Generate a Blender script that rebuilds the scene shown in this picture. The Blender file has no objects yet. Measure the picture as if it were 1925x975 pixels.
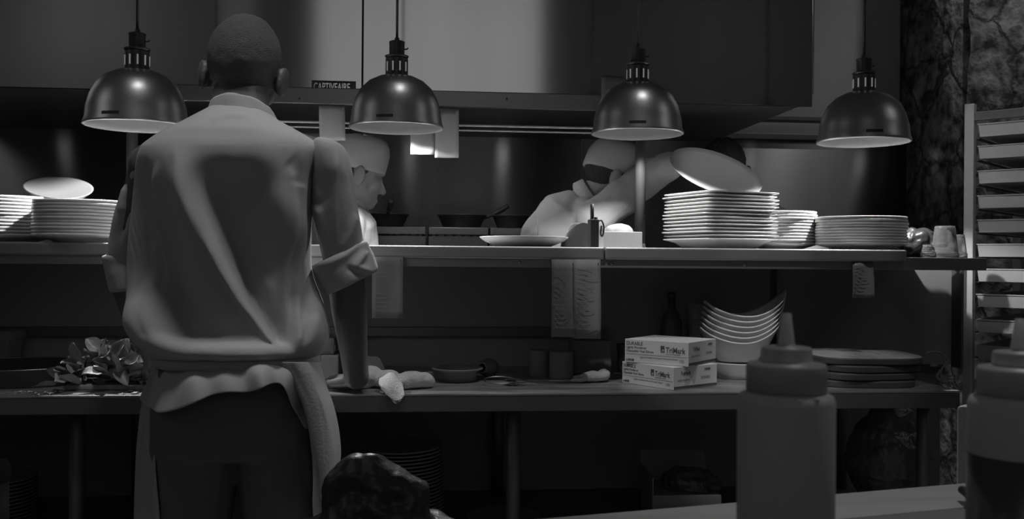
import bpy, bmesh, math, random
from mathutils import Vector, Matrix, noise

# ------------------------------------------------------------------ camera, world, lights, exposure
SC = bpy.context.scene
COL = SC.collection
FPX, YAW, ROLL, CH = 1750.0, math.radians(5.45), math.radians(0.45), 1.275
CAM = Vector((0, 0, CH))
FW = Vector((math.sin(YAW), math.cos(YAW), 0))
R0 = Vector((math.cos(YAW), -math.sin(YAW), 0))
UP = Vector((0, 0, 1))
RT = R0*math.cos(ROLL) + UP*math.sin(ROLL)
UU = -R0*math.sin(ROLL) + UP*math.cos(ROLL)


def W(px, py, Y):
    """World point on the plane y = Y that a photo point shows."""
    d = FW*FPX + RT*(px-962.5) + UU*(487.5-py)
    return CAM + d*(Y/d.y)


cd = bpy.data.cameras.new('camera')
cam = bpy.data.objects.new('camera', cd)
COL.objects.link(cam)
cam.matrix_world = Matrix.Translation(CAM) @ Matrix((
    (RT.x, UU.x, -FW.x), (RT.y, UU.y, -FW.y), (RT.z, UU.z, -FW.z))).to_4x4()
cd.sensor_width = 36
cd.lens = 36*FPX/1925
cd.clip_start = 0.05
cd.dof.use_dof = True
cd.dof.focus_distance = 2.45
cd.dof.aperture_fstop = 9
SC.camera = cam
SC.view_settings.view_transform = 'Standard'
SC.view_settings.look = 'None'
SC.view_settings.exposure = 0
SC.view_settings.gamma = 1
SC.view_settings.use_curve_mapping = False
wd = bpy.data.worlds.new('world')
SC.world = wd
wd.use_nodes = True
wd.node_tree.nodes['Background'].inputs[0].default_value = (1, 1, 1, 1)
wd.node_tree.nodes['Background'].inputs[1].default_value = 0.015


def lamp(name, kind, loc, to, power, size=.1, angle=60, blend=.6, spread=None):
    l = bpy.data.lights.new(name, kind)
    l.energy = power
    if kind == 'SPOT':
        l.spot_size = math.radians(angle)
        l.spot_blend = blend
        l.shadow_soft_size = size
    elif kind == 'AREA':
        l.shape = 'DISK'
        l.size = size
        if spread:
            l.spread = math.radians(spread)
    else:
        l.shadow_soft_size = size
    o = bpy.data.objects.new(name, l)
    o.location = loc
    COL.objects.link(o)
    o.rotation_euler = (Vector(to)-Vector(loc)).to_track_quat('-Z', 'Y').to_euler()
    return o


# overhead spots on the dining side, several added to brighten single parts
lamp('key_fill_spot', 'SPOT', (-.40, 1.62, 3.7), (-.60, 2.20, 1.3), 72, .22, 34, .8)
lamp('key_fill_spot', 'SPOT', (.75, 1.5, 3.6), (-.40, 2.2, 1.36), 34, .10, 13, .6)  # added to brighten the chef's right sleeve
lamp('key_fill_spot', 'SPOT', (.85, 1.95, 3.7), (.40, 2.45, 1.0), 70, .03, 28, .7)
lamp('key_fill_spot', 'SPOT', (.2, 2.1, 3.7), (.0, 2.5, 1.1), 19, .03, 30, .7)
lamp('key_fill_spot', 'SPOT', (1.0, 1.2, 3.6), (.75, 1.0, .95), 42, .05, 34, .8)
lamp('key_fill_spot', 'SPOT', (1.05, 1.5, 3.7), (2.00, 3.02, 1.56), 95, .04, 13, .5)  # added to light the fronts of the sheet pans
lamp('key_fill_spot', 'SPOT', (1.0, 2.9, 3.9), (1.04, 3.12, 1.5), 26, .04, 10, .5)  # added for the carried dish and the arm beside it
lamp('key_fill_spot', 'SPOT', (-.55, .85, 3.6), (.86, 2.70, 1.05), 115, .03, 13, .35)
lamp('key_fill_spot', 'SPOT', (1.25, 1.5, 3.7), (1.12, 2.64, 1.0), 80, .04, 14, .5)  # added to brighten the top cutting board
lamp('key_fill_spot', 'SPOT', (2.7, 3.0, 3.9), (2.55, 3.9, 2.1), 30, .05, 70, .8)  # added to lift the stone
lamp('wall_fill', 'AREA', (-2.9, -.6, 3.4), (-2.6, -1.5, 2.6), 1.3, .5)  # unseen lamp added to lift the front wall mirrored in the hood
lamp('wall_fill', 'AREA', (2.6, -.6, 3.4), (2.4, -1.5, 2.6), .25, .5)  # weaker lamp added for the right part of that wall
lamp('side_fill', 'AREA', (-3.3, 1.6, 3.0), (-1.0, 2.6, 1.5), 2.0, 1.2)  # soft fill added for broad highlights on the lamp domes, no real panel
lamp('side_fill', 'AREA', (3.4, 1.6, 3.3), (1.2, 2.7, 1.5), 1.8, 1.0)  # matching fill added on the right for the dome edges
# recessed hood lamps over the cooking line
for hx, hp in ((-1.75, .08), (-.62, .04), (-.07, .11), (.40, .17), (1.0, .13), (1.70, .07), (2.30, .10)):
    lamp('hood_lamp', 'SPOT', (hx, 4.10, 1.835), (hx-.03, 4.35, 1.3), hp*.5, .03, 150, .5)
lamp('hood_lamp', 'SPOT', (.12, 3.45, 1.835), (.25, 3.5, 1.3), 3.6, .04, 130, .6)
lamp('hood_lamp', 'SPOT', (-.35, 3.50, 1.835), (-.40, 3.5, 1.3), 1.2, .04, 130, .6)

# ------------------------------------------------------------------ materials


def mat(name, v, rough=.6, metal=0., bump=None, spec=.5, aniso=0., tan=None, var=None, coat=0., trans=0., emit=0., sheen=0., sss=0.):
    m = bpy.data.materials.new(name)
    m.use_nodes = True
    nt = m.node_tree
    b = nt.nodes['Principled BSDF']
    b.inputs['Base Color'].default_value = (v, v, v, 1)
    b.inputs['Roughness'].default_value = rough
    b.inputs['Metallic'].default_value = metal
    b.inputs['Specular IOR Level'].default_value = spec
    b.inputs['Coat Weight'].default_value = coat
    b.inputs['Transmission Weight'].default_value = trans
    b.inputs['Sheen Weight'].default_value = sheen
    if sss:
        b.inputs['Subsurface Weight'].default_value = sss
        b.inputs['Subsurface Scale'].default_value = .01
        b.inputs['Subsurface Radius'].default_value = (1, 1, 1)
    if emit:
        b.inputs['Emission Color'].default_value = (1, 1, 1, 1)
        b.inputs['Emission Strength'].default_value = emit
    if aniso:
        b.inputs['Anisotropic'].default_value = aniso
        c = nt.nodes.new('ShaderNodeCombineXYZ')
        for i in range(3):
            c.inputs[i].default_value = tan[i]
        nt.links.new(c.outputs[0], b.inputs['Tangent'])
    tc = None
    if bump or var:
        tc = nt.nodes.new('ShaderNodeTexCoord')
    if bump:
        sc, st, stretch = bump
        mp = nt.nodes.new('ShaderNodeMapping')
        mp.inputs['Scale'].default_value = stretch
        n = nt.nodes.new('ShaderNodeTexNoise')
        n.inputs['Scale'].default_value = sc
        n.inputs['Detail'].default_value = 6
        bp = nt.nodes.new('ShaderNodeBump')
        bp.inputs['Strength'].default_value = st
        bp.inputs['Distance'].default_value = .01
        nt.links.new(tc.outputs['Object'], mp.inputs[0])
        nt.links.new(mp.outputs[0], n.inputs['Vector'])
        nt.links.new(n.outputs['Fac'], bp.inputs['Height'])
        nt.links.new(bp.outputs[0], b.inputs['Normal'])
    if var:
        sc, lo, hi, stretch = var
        mp = nt.nodes.new('ShaderNodeMapping')
        mp.inputs['Scale'].default_value = stretch
        n = nt.nodes.new('ShaderNodeTexNoise')
        n.inputs['Scale'].default_value = sc
        n.inputs['Detail'].default_value = 5
        r = nt.nodes.new('ShaderNodeMapRange')
        r.inputs['From Min'].default_value = .3
        r.inputs['From Max'].default_value = .7
        r.inputs['To Min'].default_value = lo
        r.inputs['To Max'].default_value = hi
        nt.links.new(tc.outputs['Object'], mp.inputs[0])
        nt.links.new(mp.outputs[0], n.inputs['Vector'])
        nt.links.new(n.outputs['Fac'], r.inputs['Value'])
        nt.links.new(r.outputs[0], b.inputs['Base Color'])
    return m


ONE = (1, 1, 1)
M = dict(
    steel_dark=mat('brushed steel wall', .34, .30, 1, aniso=.97, tan=(0, 0, 1), var=(3, .28, .40, (1, 1, .2))),
    hood=mat('brushed hood steel', .8, .13, 1, aniso=.7, tan=(0, 0, 1), var=(6, .74, .82, (1, 1, .1))),
    steel=mat('stainless steel', .32, .34, 1, bump=(60, .05, (.1, 1, 1))),
    steel_top=mat('scuffed steel top', .5, .42, .75, bump=(40, .25, (1, 1, 1)), var=(14, .25, .55, (.5, 2, 1))),
    steel_lip=mat('steel lip', .34, .45, .7, bump=(60, .05, (.1, 1, 1))),
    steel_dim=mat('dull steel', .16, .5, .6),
    tube=mat('bright tube steel', .06, .7, .0),
    black=mat('matt black', .26, .7, spec=.15),
    wall=mat('dark painted wall', .42, .8, spec=.1),
    floor=mat('dark floor tile', .3, .6, var=(5, .24, .36, ONE)),
    iron=mat('black iron', .06, .45, spec=.5, bump=(80, .15, ONE)),
    lamp=mat('brushed aluminium shade', .46, .36, .95, bump=(90, .03, (1, 1, .1))),
    lampin=mat('shade inner enamel', .22, .5),
    socket=mat('lamp socket metal', .10, .42, .7),
    slot=mat('glowing vent slot', .5, .5, emit=.13),
    bulb=mat('lit bulb', .5, .4, emit=.16),
    rubber=mat('black rubber', .025, .5),
    china=mat('white china', .62, .22, spec=.35),
    paper=mat('white paper', .48, .8, bump=(30, .15, ONE)),
    paper_shaded=mat('till paper', .17, .8, bump=(30, .15, ONE)),  # darker copy of the white paper, shade put into its colour
    ink=mat('dark print', .07, .7),
    ink_soft=mat('grey print', .2, .7),
    card=mat('white carton board', .56, .65),
    carddark=mat('brown carton board', .2, .8),
    shirt=mat('white cotton drill', .46, .85, spec=.1, bump=(260, .04, ONE), sheen=.1),
    jacket=mat('white cook jacket', .5, .85, spec=.1, bump=(120, .1, ONE)),
    apron=mat('white apron cotton', .40, .9, spec=.1, bump=(160, .15, ONE)),
    trouser=mat('black trouser cloth', .16, .9, spec=.05),
    skin=mat('dark skin', .11, .5, sss=.0, bump=(120, .08, ONE)),
    skin2=mat('pale skin', .32, .55, bump=(120, .05, ONE)),
    hair=mat('cropped black hair', .17, .75, spec=.3, bump=(420, .9, ONE)),
    hair2=mat('black hair', .04, .5, spec=.3, bump=(200, .6, (1, 1, .2))),
    towel=mat('white terry towel', .48, .95, spec=.05, bump=(300, .5, ONE), var=(9, .40, .52, ONE)),
    leaf=mat('salad leaf', .3, .42, var=(18, .16, .5, ONE)),
    rod=mat('polished rod', .45, .5),
    plastic=mat('clouded squeeze plastic', .3, .38, spec=.4, trans=0, var=(5, .5, .6, ONE), sss=.2),
    cap=mat('squeeze cap plastic', .45, .4),
    sauce=mat('dark sauce', .09, .3),
    board=mat('white cutting board', .52, .6, var=(8, .46, .56, (1, 4, 1))),
    boarddark=mat('dark resin board', .06, .6),
    boardtop=mat('worn board face', .3, .7, var=(12, .22, .36, (4, 1, 1))),
    stone=None,
    plaster=mat('pale plaster', .45, .8),
    glass=mat('clear plastic', .8, .08, trans=.92, spec=.5),
    gloss=mat('glossy black plastic', .045, .4, spec=.6, bump=(14, .9, ONE)),
    wrap=mat('cling wrapped goods', .09, .22, spec=.6, bump=(26, 1, ONE)),
    whitebin=mat('white plastic bin', .42, .5),
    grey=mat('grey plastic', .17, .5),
    twine=mat('grey twine', .3, .9),
    window=mat('daylit window pane', .1, .3, emit=.24),
    window_dim=mat('shaded window pane', .1, .3, emit=.05),
    pan_al=mat('aluminium sheet pan', .55, .45, .5, bump=(30, .1, ONE)),
)


def stone_mat():
    m = bpy.data.materials.new('rough stone')
    m.use_nodes = True
    nt = m.node_tree
    b = nt.nodes['Principled BSDF']
    b.inputs['Roughness'].default_value = .9
    tc = nt.nodes.new('ShaderNodeTexCoord')
    ns = nt.nodes.new('ShaderNodeTexNoise')
    ns.inputs['Scale'].default_value = 14
    ns.inputs['Detail'].default_value = 8
    vo = nt.nodes.new('ShaderNodeTexVoronoi')
    vo.feature = 'DISTANCE_TO_EDGE'
    vo.inputs['Scale'].default_value = 3.4
    mx = nt.nodes.new('ShaderNodeMixRGB')
    mx.blend_type = 'ADD'
    mx.inputs[0].default_value = .12
    nt.links.new(tc.outputs['Object'], mx.inputs[1])
    nt.links.new(ns.outputs['Color'], mx.inputs[2])
    nt.links.new(mx.outputs[0], vo.inputs['Vector'])
    nt.links.new(tc.outputs['Object'], ns.inputs['Vector'])
    r = nt.nodes.new('ShaderNodeMapRange')
    r.inputs['From Max'].default_value = .06
    r.inputs['To Min'].default_value = .25
    nt.links.new(vo.outputs['Distance'], r.inputs['Value'])
    r2 = nt.nodes.new('ShaderNodeMapRange')
    r2.inputs['From Min'].default_value = .35
    r2.inputs['From Max'].default_value = .7
    r2.inputs['To Min'].default_value = .06
    r2.inputs['To Max'].default_value = .5
    nt.links.new(ns.outputs['Fac'], r2.inputs['Value'])
    mu = nt.nodes.new('ShaderNodeMath')
    mu.operation = 'MULTIPLY'
    nt.links.new(r.outputs[0], mu.inputs[0])
    nt.links.new(r2.outputs[0], mu.inputs[1])
    nt.links.new(mu.outputs[0], b.inputs['Base Color'])
    bp = nt.nodes.new('ShaderNodeBump')
    bp.inputs['Distance'].default_value = .03
    bp.inputs['Strength'].default_value = .9
    nt.links.new(mu.outputs[0], bp.inputs['Height'])
    nt.links.new(bp.outputs[0], b.inputs['Normal'])
    return m


M['stone'] = stone_mat()

# ------------------------------------------------------------------ helpers
WM = {}


def O(name, bm, m, parent=None, smooth=True, local=False, recalc=True):
    """bm (world space unless local) -> one mesh object."""
    if parent is not None and not local:
        bm.transform(WM[parent.name].inverted())
    if recalc:
        bmesh.ops.recalc_face_normals(bm, faces=bm.faces)
    me = bpy.data.meshes.new(name)
    bm.to_mesh(me)
    bm.free()
    for mm in (m if isinstance(m, (list, tuple)) else [m]):
        me.materials.append(mm)
    if smooth:
        for p in me.polygons:
            p.use_smooth = True
    o = bpy.data.objects.new(name, me)
    COL.objects.link(o)
    if parent is not None:
        o.parent = parent
        WM[o.name] = WM[parent.name].copy()
    else:
        WM[o.name] = Matrix.Identity(4)
    return o


def crease(o, ang=35):
    me = o.data
    me.set_sharp_from_angle(angle=math.radians(ang))
    return o


def tag(o, label, cat, group=None, kind=None):
    o['label'] = label
    o['category'] = cat
    if group:
        o['group'] = group
    if kind:
        o['kind'] = kind
    return o


def thing(name, label, cat, loc=(0, 0, 0), rz=0, group=None):
    o = bpy.data.objects.new(name, None)
    o.empty_display_size = .05
    o.location = loc
    o.rotation_euler = (0, 0, rz)
    COL.objects.link(o)
    WM[o.name] = Matrix.Translation(Vector(loc)) @ Matrix.Rotation(rz, 4, 'Z')
    return tag(o, label, cat, group)


def struct(name, bm, m, smooth=False):
    o = O(name, bm, m, None, smooth)
    o['kind'] = 'structure'
    return o


def dup(root, loc, rz=None, label=None, tilt=None, scale=None):
    r = root.copy()
    COL.objects.link(r)
    r.location = loc
    if rz is not None:
        r.rotation_euler = (tilt[0] if tilt else 0, tilt[1] if tilt else 0, rz)
    if scale:
        r.scale = scale
    if label:
        r['label'] = label
    for ch in list(root.children):
        c = ch.copy()
        COL.objects.link(c)
        c.parent = r
        for g in ch.children:
            d = g.copy()
            COL.objects.link(d)
            d.parent = c
    return r


def box(bm, x0, x1, y0, y1, z0, z1, bev=0, mtx=None, seg=2):
    vs = [bm.verts.new(p) for p in ((x0, y0, z0), (x1, y0, z0), (x1, y1, z0), (x0, y1, z0),
                                    (x0, y0, z1), (x1, y0, z1), (x1, y1, z1), (x0, y1, z1))]
    fs = [bm.faces.new([vs[i] for i in f]) for f in ((3, 2, 1, 0), (4, 5, 6, 7), (0, 1, 5, 4), (1, 2, 6, 5), (2, 3, 7, 6), (3, 0, 4, 7))]
    if mtx:
        bmesh.ops.transform(bm, matrix=mtx, verts=vs)
    if bev:
        es = list({e for f in fs for e in f.edges})
        bmesh.ops.bevel(bm, geom=es, offset=bev, segments=seg, affect='EDGES', profile=.6)
    return bm


def BX(*a, **k):
    return box(bmesh.new(), *a, **k)


def ring_loft(bm, rings, cap=True, closed=True):
    """rings: lists of points, same count."""
    rs = [[bm.verts.new(p) for p in r] for r in rings]
    n = len(rs[0])
    for a, b in zip(rs, rs[1:]):
        for i in range(n if closed else n-1):
            j = (i+1) % n
            bm.faces.new((a[i], a[j], b[j], b[i]))
    if cap:
        bm.faces.new(list(reversed(rs[0])))
        bm.faces.new(rs[-1])
    return rs


def lathe(bm, prof, seg=32, mtx=None, sq=None, cap=True):
    """prof: (r,z) list. sq: superellipse exponent."""
    rings = []
    for r, z in prof:
        ring = []
        for i in range(seg):
            t = 2*math.pi*i/seg
            c, s = math.cos(t), math.sin(t)
            k = 1
            if sq:
                k = (abs(c)**sq+abs(s)**sq)**(-1/sq)
            p = Vector((r*c*k, r*s*k, z))
            ring.append(mtx @ p if mtx else p)
        rings.append(ring)
    return ring_loft(bm, rings, cap)


def tube(bm, pts, r, seg=8, cap=True):
    pts = [Vector(p) for p in pts]
    rings = []
    ref = Vector((0, 0, 1))
    for i, p in enumerate(pts):
        t = (pts[min(i+1, len(pts)-1)]-pts[max(i-1, 0)]).normalized()
        if abs(t.dot(ref)) > .95:
            ref = Vector((1, 0, 0))
        u = t.cross(ref).normalized()
        v = t.cross(u)
        ref = u.cross(t)
        rr = r[i] if isinstance(r, (list, tuple)) else r
        rings.append([p+(u*math.cos(2*math.pi*k/seg)+v*math.sin(2*math.pi*k/seg))*rr for k in range(seg)])
    ring_loft(bm, rings, cap)
    return bm


def spline(pts, n=8):
    pts = [Vector(p) for p in pts]
    out = []
    for i in range(len(pts)-1):
        p0, p1, p2, p3 = pts[max(i-1, 0)], pts[i], pts[i+1], pts[min(i+2, len(pts)-1)]
        for k in range(n):
            t = k/n
            out.append(.5*((2*p1)+(p2-p0)*t+(2*p0-5*p1+4*p2-p3)*t*t+(3*p1-p0-3*p2+p3)*t**3))
    out.append(pts[-1])
    return out


def ellipsoid(bm, c, r, rot=None, u=20, v=14):
    m = Matrix.Translation(Vector(c))
    if rot:
        m = m @ rot
    m = m @ Matrix.Diagonal((r[0], r[1], r[2], 1))
    bmesh.ops.create_uvsphere(bm, u_segments=u, v_segments=v, radius=1, matrix=m)
    return bm


def cone(bm, a, b, ra, rb, seg=16):
    """round-ended tapered limb"""
    a, b = Vector(a), Vector(b)
    d = b-a
    L = d.length
    q = d.to_track_quat('Z', 'Y').to_matrix().to_4x4()
    m = Matrix.Translation(a) @ q
    prof = []
    for k in range(5):
        t = math.pi/2*(k+.3)/5.3
        prof.append((ra*math.sin(t), -ra*math.cos(t)))
    prof.append((ra, 0))
    prof.append(((ra+rb)/2, L/2))
    prof.append((rb, L))
    for k in range(5):
        t = math.pi/2*(k+1)/5.3
        prof.append((rb*math.cos(t), L+rb*math.sin(t)))
    lathe(bm, prof, seg, m)
    return bm


def limb(bm, pts, rs):
    for i in range(len(pts)-1):
        cone(bm, pts[i], pts[i+1], rs[i], rs[i+1])


def remesh(bm, voxel, smooth=4):
    """union of all closed shapes in bm as one skin"""
    bmesh.ops.recalc_face_normals(bm, faces=bm.faces)
    me = bpy.data.meshes.new('tmp')
    bm.to_mesh(me)
    bm.free()
    o = bpy.data.objects.new('tmp', me)
    COL.objects.link(o)
    r = o.modifiers.new('r', 'REMESH')
    r.mode = 'VOXEL'
    r.voxel_size = voxel
    if smooth:
        s = o.modifiers.new('s', 'SMOOTH')
        s.factor = .5
        s.iterations = smooth
    dg = bpy.context.evaluated_depsgraph_get()
    me2 = bpy.data.meshes.new_from_object(o.evaluated_get(dg))
    out = bmesh.new()
    out.from_mesh(me2)
    bpy.data.objects.remove(o)
    bpy.data.meshes.remove(me2)
    bpy.data.meshes.remove(me)
    return out


def displace(bm, fn):
    bm.normal_update()
    mv = [(v, v.normal.copy()*fn(v.co, v.normal)) for v in bm.verts]
    for v, d in mv:
        v.co += d
    return bm


def text(s, size, m, parent, mtx, name='lettering', bold=0, squeeze=1.0):
    cu = bpy.data.curves.new('txt', 'FONT')
    cu.body = s
    cu.size = size
    cu.extrude = .0002
    cu.offset = bold
    cu.align_x = 'LEFT'
    t = bpy.data.objects.new('txt', cu)
    COL.objects.link(t)
    dg = bpy.context.evaluated_depsgraph_get()
    me = bpy.data.meshes.new_from_object(t.evaluated_get(dg))
    bpy.data.objects.remove(t)
    bm = bmesh.new()
    bm.from_mesh(me)
    bpy.data.meshes.remove(me)
    bm.transform(Matrix.Diagonal((squeeze, 1, 1, 1)))
    bm.transform(mtx)
    return O(name, bm, m, parent, smooth=False)


ORD = ['topmost', 'second', 'third', 'fourth', 'fifth', 'sixth', 'seventh', 'eighth', 'ninth', 'tenth', 'eleventh', 'twelfth', 'thirteenth',
       'fourteenth', 'fifteenth', 'sixteenth', 'seventeenth', 'eighteenth', 'nineteenth', 'twentieth', 'twenty-first', 'twenty-second',
       'twenty-third', 'twenty-fourth']


def ordn(i, n):
    """i counts from the top"""
    if i == 0:
        return 'topmost'
    if i == n-1:
        return 'bottom one'
    return ORD[i]+' from the top'


# ------------------------------------------------------------------ the room
struct('floor', BX(-4, 4.6, -1.7, 4.6, -.1, 0), M['floor'])
bm = BX(-4, 4.6, 4.5, 4.6, 0, 4.1)
struct('wall_back', bm, M['wall'])
WALLY = 4.42
zt = W(900, 252, WALLY).z
bm = bmesh.new()
xs = [-3.4, W(1090, 300, WALLY).x, W(1815, 300, WALLY).x]
for a, b in zip(xs, xs[1:]):
    box(bm, a+.002, b-.002, WALLY, 4.498, 0, zt, .002)
struct('trim_1', bm, M['steel_dark'])
struct('trim_2', BX(xs[0], xs[-1], WALLY-.03, WALLY+.02, zt, zt+.03, .004), M['steel_dim'])
struct('trim_3', BX(xs[0], xs[-1], WALLY-.05, WALLY+.02, zt+.09, zt+.115, .004), M['steel_dim'])
# stone pier
sx = W(1820, 100, 3.9).x
bm = bmesh.new()
bmesh.ops.create_grid(bm, x_segments=90, y_segments=180, size=1, matrix=Matrix.Translation((sx+.8, 3.9, 2.05)) @ Matrix.Rotation(math.pi/2, 4, 'X') @ Matrix.Diagonal((.8, 2.05, 1, 1)))
displace(bm, lambda co, n: (noise.noise(co*5)*.03+noise.noise(co*17)*.012))
box(bm, sx, sx+1.6, 3.94, 4.49, 0, 4.1)
struct('wall_right', bm, M['stone'], True)
# front wall (dining side, behind the photographer) with its windows
WY = -1.5
wins = [(-.955, 1.04, 1.9, 3.85, 'window'), (-1.78, -1.40, 2.0, 3.85, 'window_dim')]
bm = bmesh.new()
box(bm, -4, -1.78, WY-.12, WY, 0, 4.1)
box(bm, -1.40, -.955, WY-.12, WY, 0, 4.1)
box(bm, 1.04, 4.6, WY-.12, WY, 0, 4.1)
box(bm, -1.78, -1.40, WY-.12, WY, 0, 2.0)
box(bm, -1.78, -1.40, WY-.12, WY, 3.85, 4.1)
box(bm, -.955, 1.04, WY-.12, WY, 0, 1.9)
box(bm, -.955, 1.04, WY-.12, WY, 3.85, 4.1)
struct('wall_front', bm, M['plaster'])
for i, (a, b, c, d, mm) in enumerate(wins):
    bm = BX(a, b, WY-.1, WY-.08, c, d)
    o = struct('window_%d' % (i+1), bm, M[mm])
    bm = bmesh.new()
    for q in ((a, a+.03, c, d), (b-.03, b, c, d), (a, b, c, c+.03), (a, b, d-.03, d)):
        box(bm, q[0], q[1], WY-.08, WY-.03, q[2], q[3])
    O('window_frame', bm, M['black'], o, False)

# ------------------------------------------------------------------ exhaust hood
HY = 3.25
hz = W(400, 173, HY).z
hx1 = W(1528, 100, HY).x
hx0 = W(0, 100, HY).x-.6
hxs = W(682, 60, HY).x
hood = thing('exhaust_hood', 'large brushed steel extractor hood hanging above the cooking line', 'hood', (hxs, HY, hz))
bm = BX(hx0, hx1, HY+.012, 4.45, hz+.02, hz+.05)
O('canopy_underside', bm, M['steel_dim'], hood, False)
O('front_panel', BX(hx0, hxs-.0016, HY, HY+.012, hz, 4.09, .002), M['hood'], hood, False)
O('front_panel', BX(hxs+.0016, hx1, HY, HY+.012, hz, 4.09, .002), M['hood'], hood, False)
O('end_panel', BX(hx1, hx1+.01, HY+.012, 4.45, hz+.05, 4.09), M['black'], hood, False)
p0, p1 = W(586, 153, HY), W(669, 167, HY)
sk = O('name_sticker', BX(p0.x, p1.x, HY-.002, HY, hz, p0.z+.004), M['ink'], hood, False)
sk['label'] = 'dark maker name sticker with pale outlined capitals'
text('CAPTIVEAIRE', .038, M['hood'], sk, Matrix.Translation((p0.x+.006, HY-.0025, W(600, 170, HY).z)) @ Matrix.Rotation(math.pi/2, 4, 'X'), bold=.0004, squeeze=.56)

# cooking range with raised top behind the pass
RZ = W(850, 430, 3.95).z
rng = thing('cooking_range', 'tall steel cooking range along the back wall with flat grates', 'range', (.2, 3.9, 0))
rx0, rx1 = -1.9, W(1240, 430, 3.95).x
O('body', BX(rx0, rx1, 3.75, 4.40, .0, RZ-.09, .004), M['steel_dim'], rng, False)
for a, b in ((560, 695), (700, 800), (806, 918), (922, 1010), (1014, 1100), (1104, 1200)):
    A, B = W(a, 430, 3.75).x, W(b, 430, 3.75).x
    bm = bmesh.new()
    box(bm, A, B, 3.75, 3.77, RZ-.03, RZ, .003)
    box(bm, A, B, 4.33, 4.35, RZ-.03, RZ, .003)
    box(bm, A, A+.015, 3.77, 4.33, RZ-.03, RZ)
    box(bm, B-.015, B, 3.77, 4.33, RZ-.03, RZ)
    for k in range(1, 6):
        x = A+(B-A)*k/6
        box(bm, x-.006, x+.006, 3.77, 4.33, RZ-.02, RZ)
    box(bm, A, B, 3.80, 4.3, RZ-.09, RZ-.035)
    O('burner_grate', bm, M['steel'], rng, False)


def frying_pan(px, py, dia, hang, hlen, label, lid=False):
    c = W(px, py, 3.93)
    t = thing('frying_pan', label, 'pan', (c.x, c.y, RZ+.001), 0, 'pans on the range')
    r = dia/2
    bm = bmesh.new()
    lathe(bm, [(.001, .0), (r*.72, 0), (r*.78, .006), (r, .052), (r+.005, .054), (r+.004, .058), (r-.004, .056), (r*.75, .008), (.001, .005)], 40)
    O('bowl', bm, M['iron'], t, local=True)
    bm = bmesh.new()
    ca, sa = math.cos(hang), math.sin(hang)
    tube(bm, spline([(r*.9*ca, r*.9*sa, .045), ((r+.05)*ca, (r+.05)*sa, .07), ((r+hlen)*ca, (r+hlen)*sa, .10)]), [.008]*8+[.011]*9, 8)
    O('handle', bm, M['iron'], t, local=True)
    return t


frying_pan(722, 428, .20, math.radians(-80), .10, 'black frying pan with its handle toward the front, beside the rear cook')
frying_pan(868, 428, .20, math.radians(8), .10, 'flat black frying pan with handle pointing right under the middle tickets')
frying_pan(560, 428, .24, math.radians(170), .12, 'black frying pan hidden behind the standing chef')
frying_pan(962, 428, .16, math.radians(15), .08, 'small black frying pan left of the bending cook')

# ------------------------------------------------------------------ service counter
CY0, CY1, CZ = 2.46, 3.12, .92
cx0, cx1 = -2.1, W(1805, 740, CY0).x
counter = thing('service_counter', 'long stainless steel work counter with dark front apron and undershelf', 'counter', (0, CY0, 0))
O('counter_top', BX(cx0, cx1, CY0, CY1, CZ-.006, CZ, .002), M['steel_top'], counter, False)
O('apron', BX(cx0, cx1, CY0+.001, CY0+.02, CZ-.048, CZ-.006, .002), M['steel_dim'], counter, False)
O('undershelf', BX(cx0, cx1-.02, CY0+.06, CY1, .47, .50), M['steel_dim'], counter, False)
O('back_panel', BX(cx0, cx1, CY1, CY1+.02, .0, CZ+.0), M['black'], counter, False)
for x in (cx0+.05, -.9, .25, cx1-.06):
    for y in (CY0+.08, CY1-.05):
        bm = bmesh.new()
        tube(bm, [(x, y, 0), (x, y, .47)], .02, 12)
        tube(bm, [(x, y, .50), (x, y, CZ-.006)], .02, 12)
        O('leg', bm, M['steel_dim'], counter)

# pass shelf above the counter
SY0, SY1 = 2.64, 3.10
SZ = 1.290
BZ = 1.312
sx1 = W(1855, 495, SY0).x
passshelf = thing('pass_shelf', 'long steel pass shelf raised over the work counter', 'shelf', (0, SY0, CZ))
O('shelf_panel', BX(cx0, sx1, SY0+.002, SY1, SZ-.004, SZ), M['steel_dim'], passshelf, False)
O('front_lip', BX(cx0, sx1, SY0, SY0+.012, 1.253, SZ, .002), M['steel_lip'], passshelf, False)
O('back_panel', BX(cx0, W(1812, 560, SY1).x, SY1+.002, SY1+.012, CZ+.001, SZ-.004), M['black'], passshelf, False)  # extended right and down to keep the gap dark over the lit jackets
O('ledge', BX(cx0, W(1130, 560, SY1).x, SY1-.03, SY1+.002, 1.02, 1.05, .002), M['steel_dim'], passshelf, False)
for px in (-60, 640, 1456, 1800):
    x = W(px, 560, 3.0).x
    bm = BX(x-.004, x+.004, 2.97, 3.03, CZ, SZ-.004)
    O('post', bm, M['steel'] if px == 1456 else M['steel_dim'], passshelf, False)
for px in (977, 1150, 1400):
    p = W(px, 492, SY0)
    bm = bmesh.new()
    ellipsoid(bm, (p.x, SY0-.001, 1.266), (.006, .003, .006))
    O('screw', bm, M['steel'], passshelf)
xj = W(1135, 470, SY0).x
xe = W(1700, 470, SY0).x
for a, b, lab in ((cx0, xj-.0015, 'pale work board along the pass shelf left of the joint'), (xj+.0015, xe, 'pale work board along the pass shelf right of the joint')):
    bm = bmesh.new()
    box(bm, a, b, SY0-.016, SY0-.001, 1.277, BZ, .006, seg=3)
    box(bm, a, b, SY0-.006, SY1-.01, SZ+.0005, BZ-.0002, .001)
    tag(O('shelf_board', bm, M['steel_lip'], None, False), lab, 'board', 'boards on the pass shelf')

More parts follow.
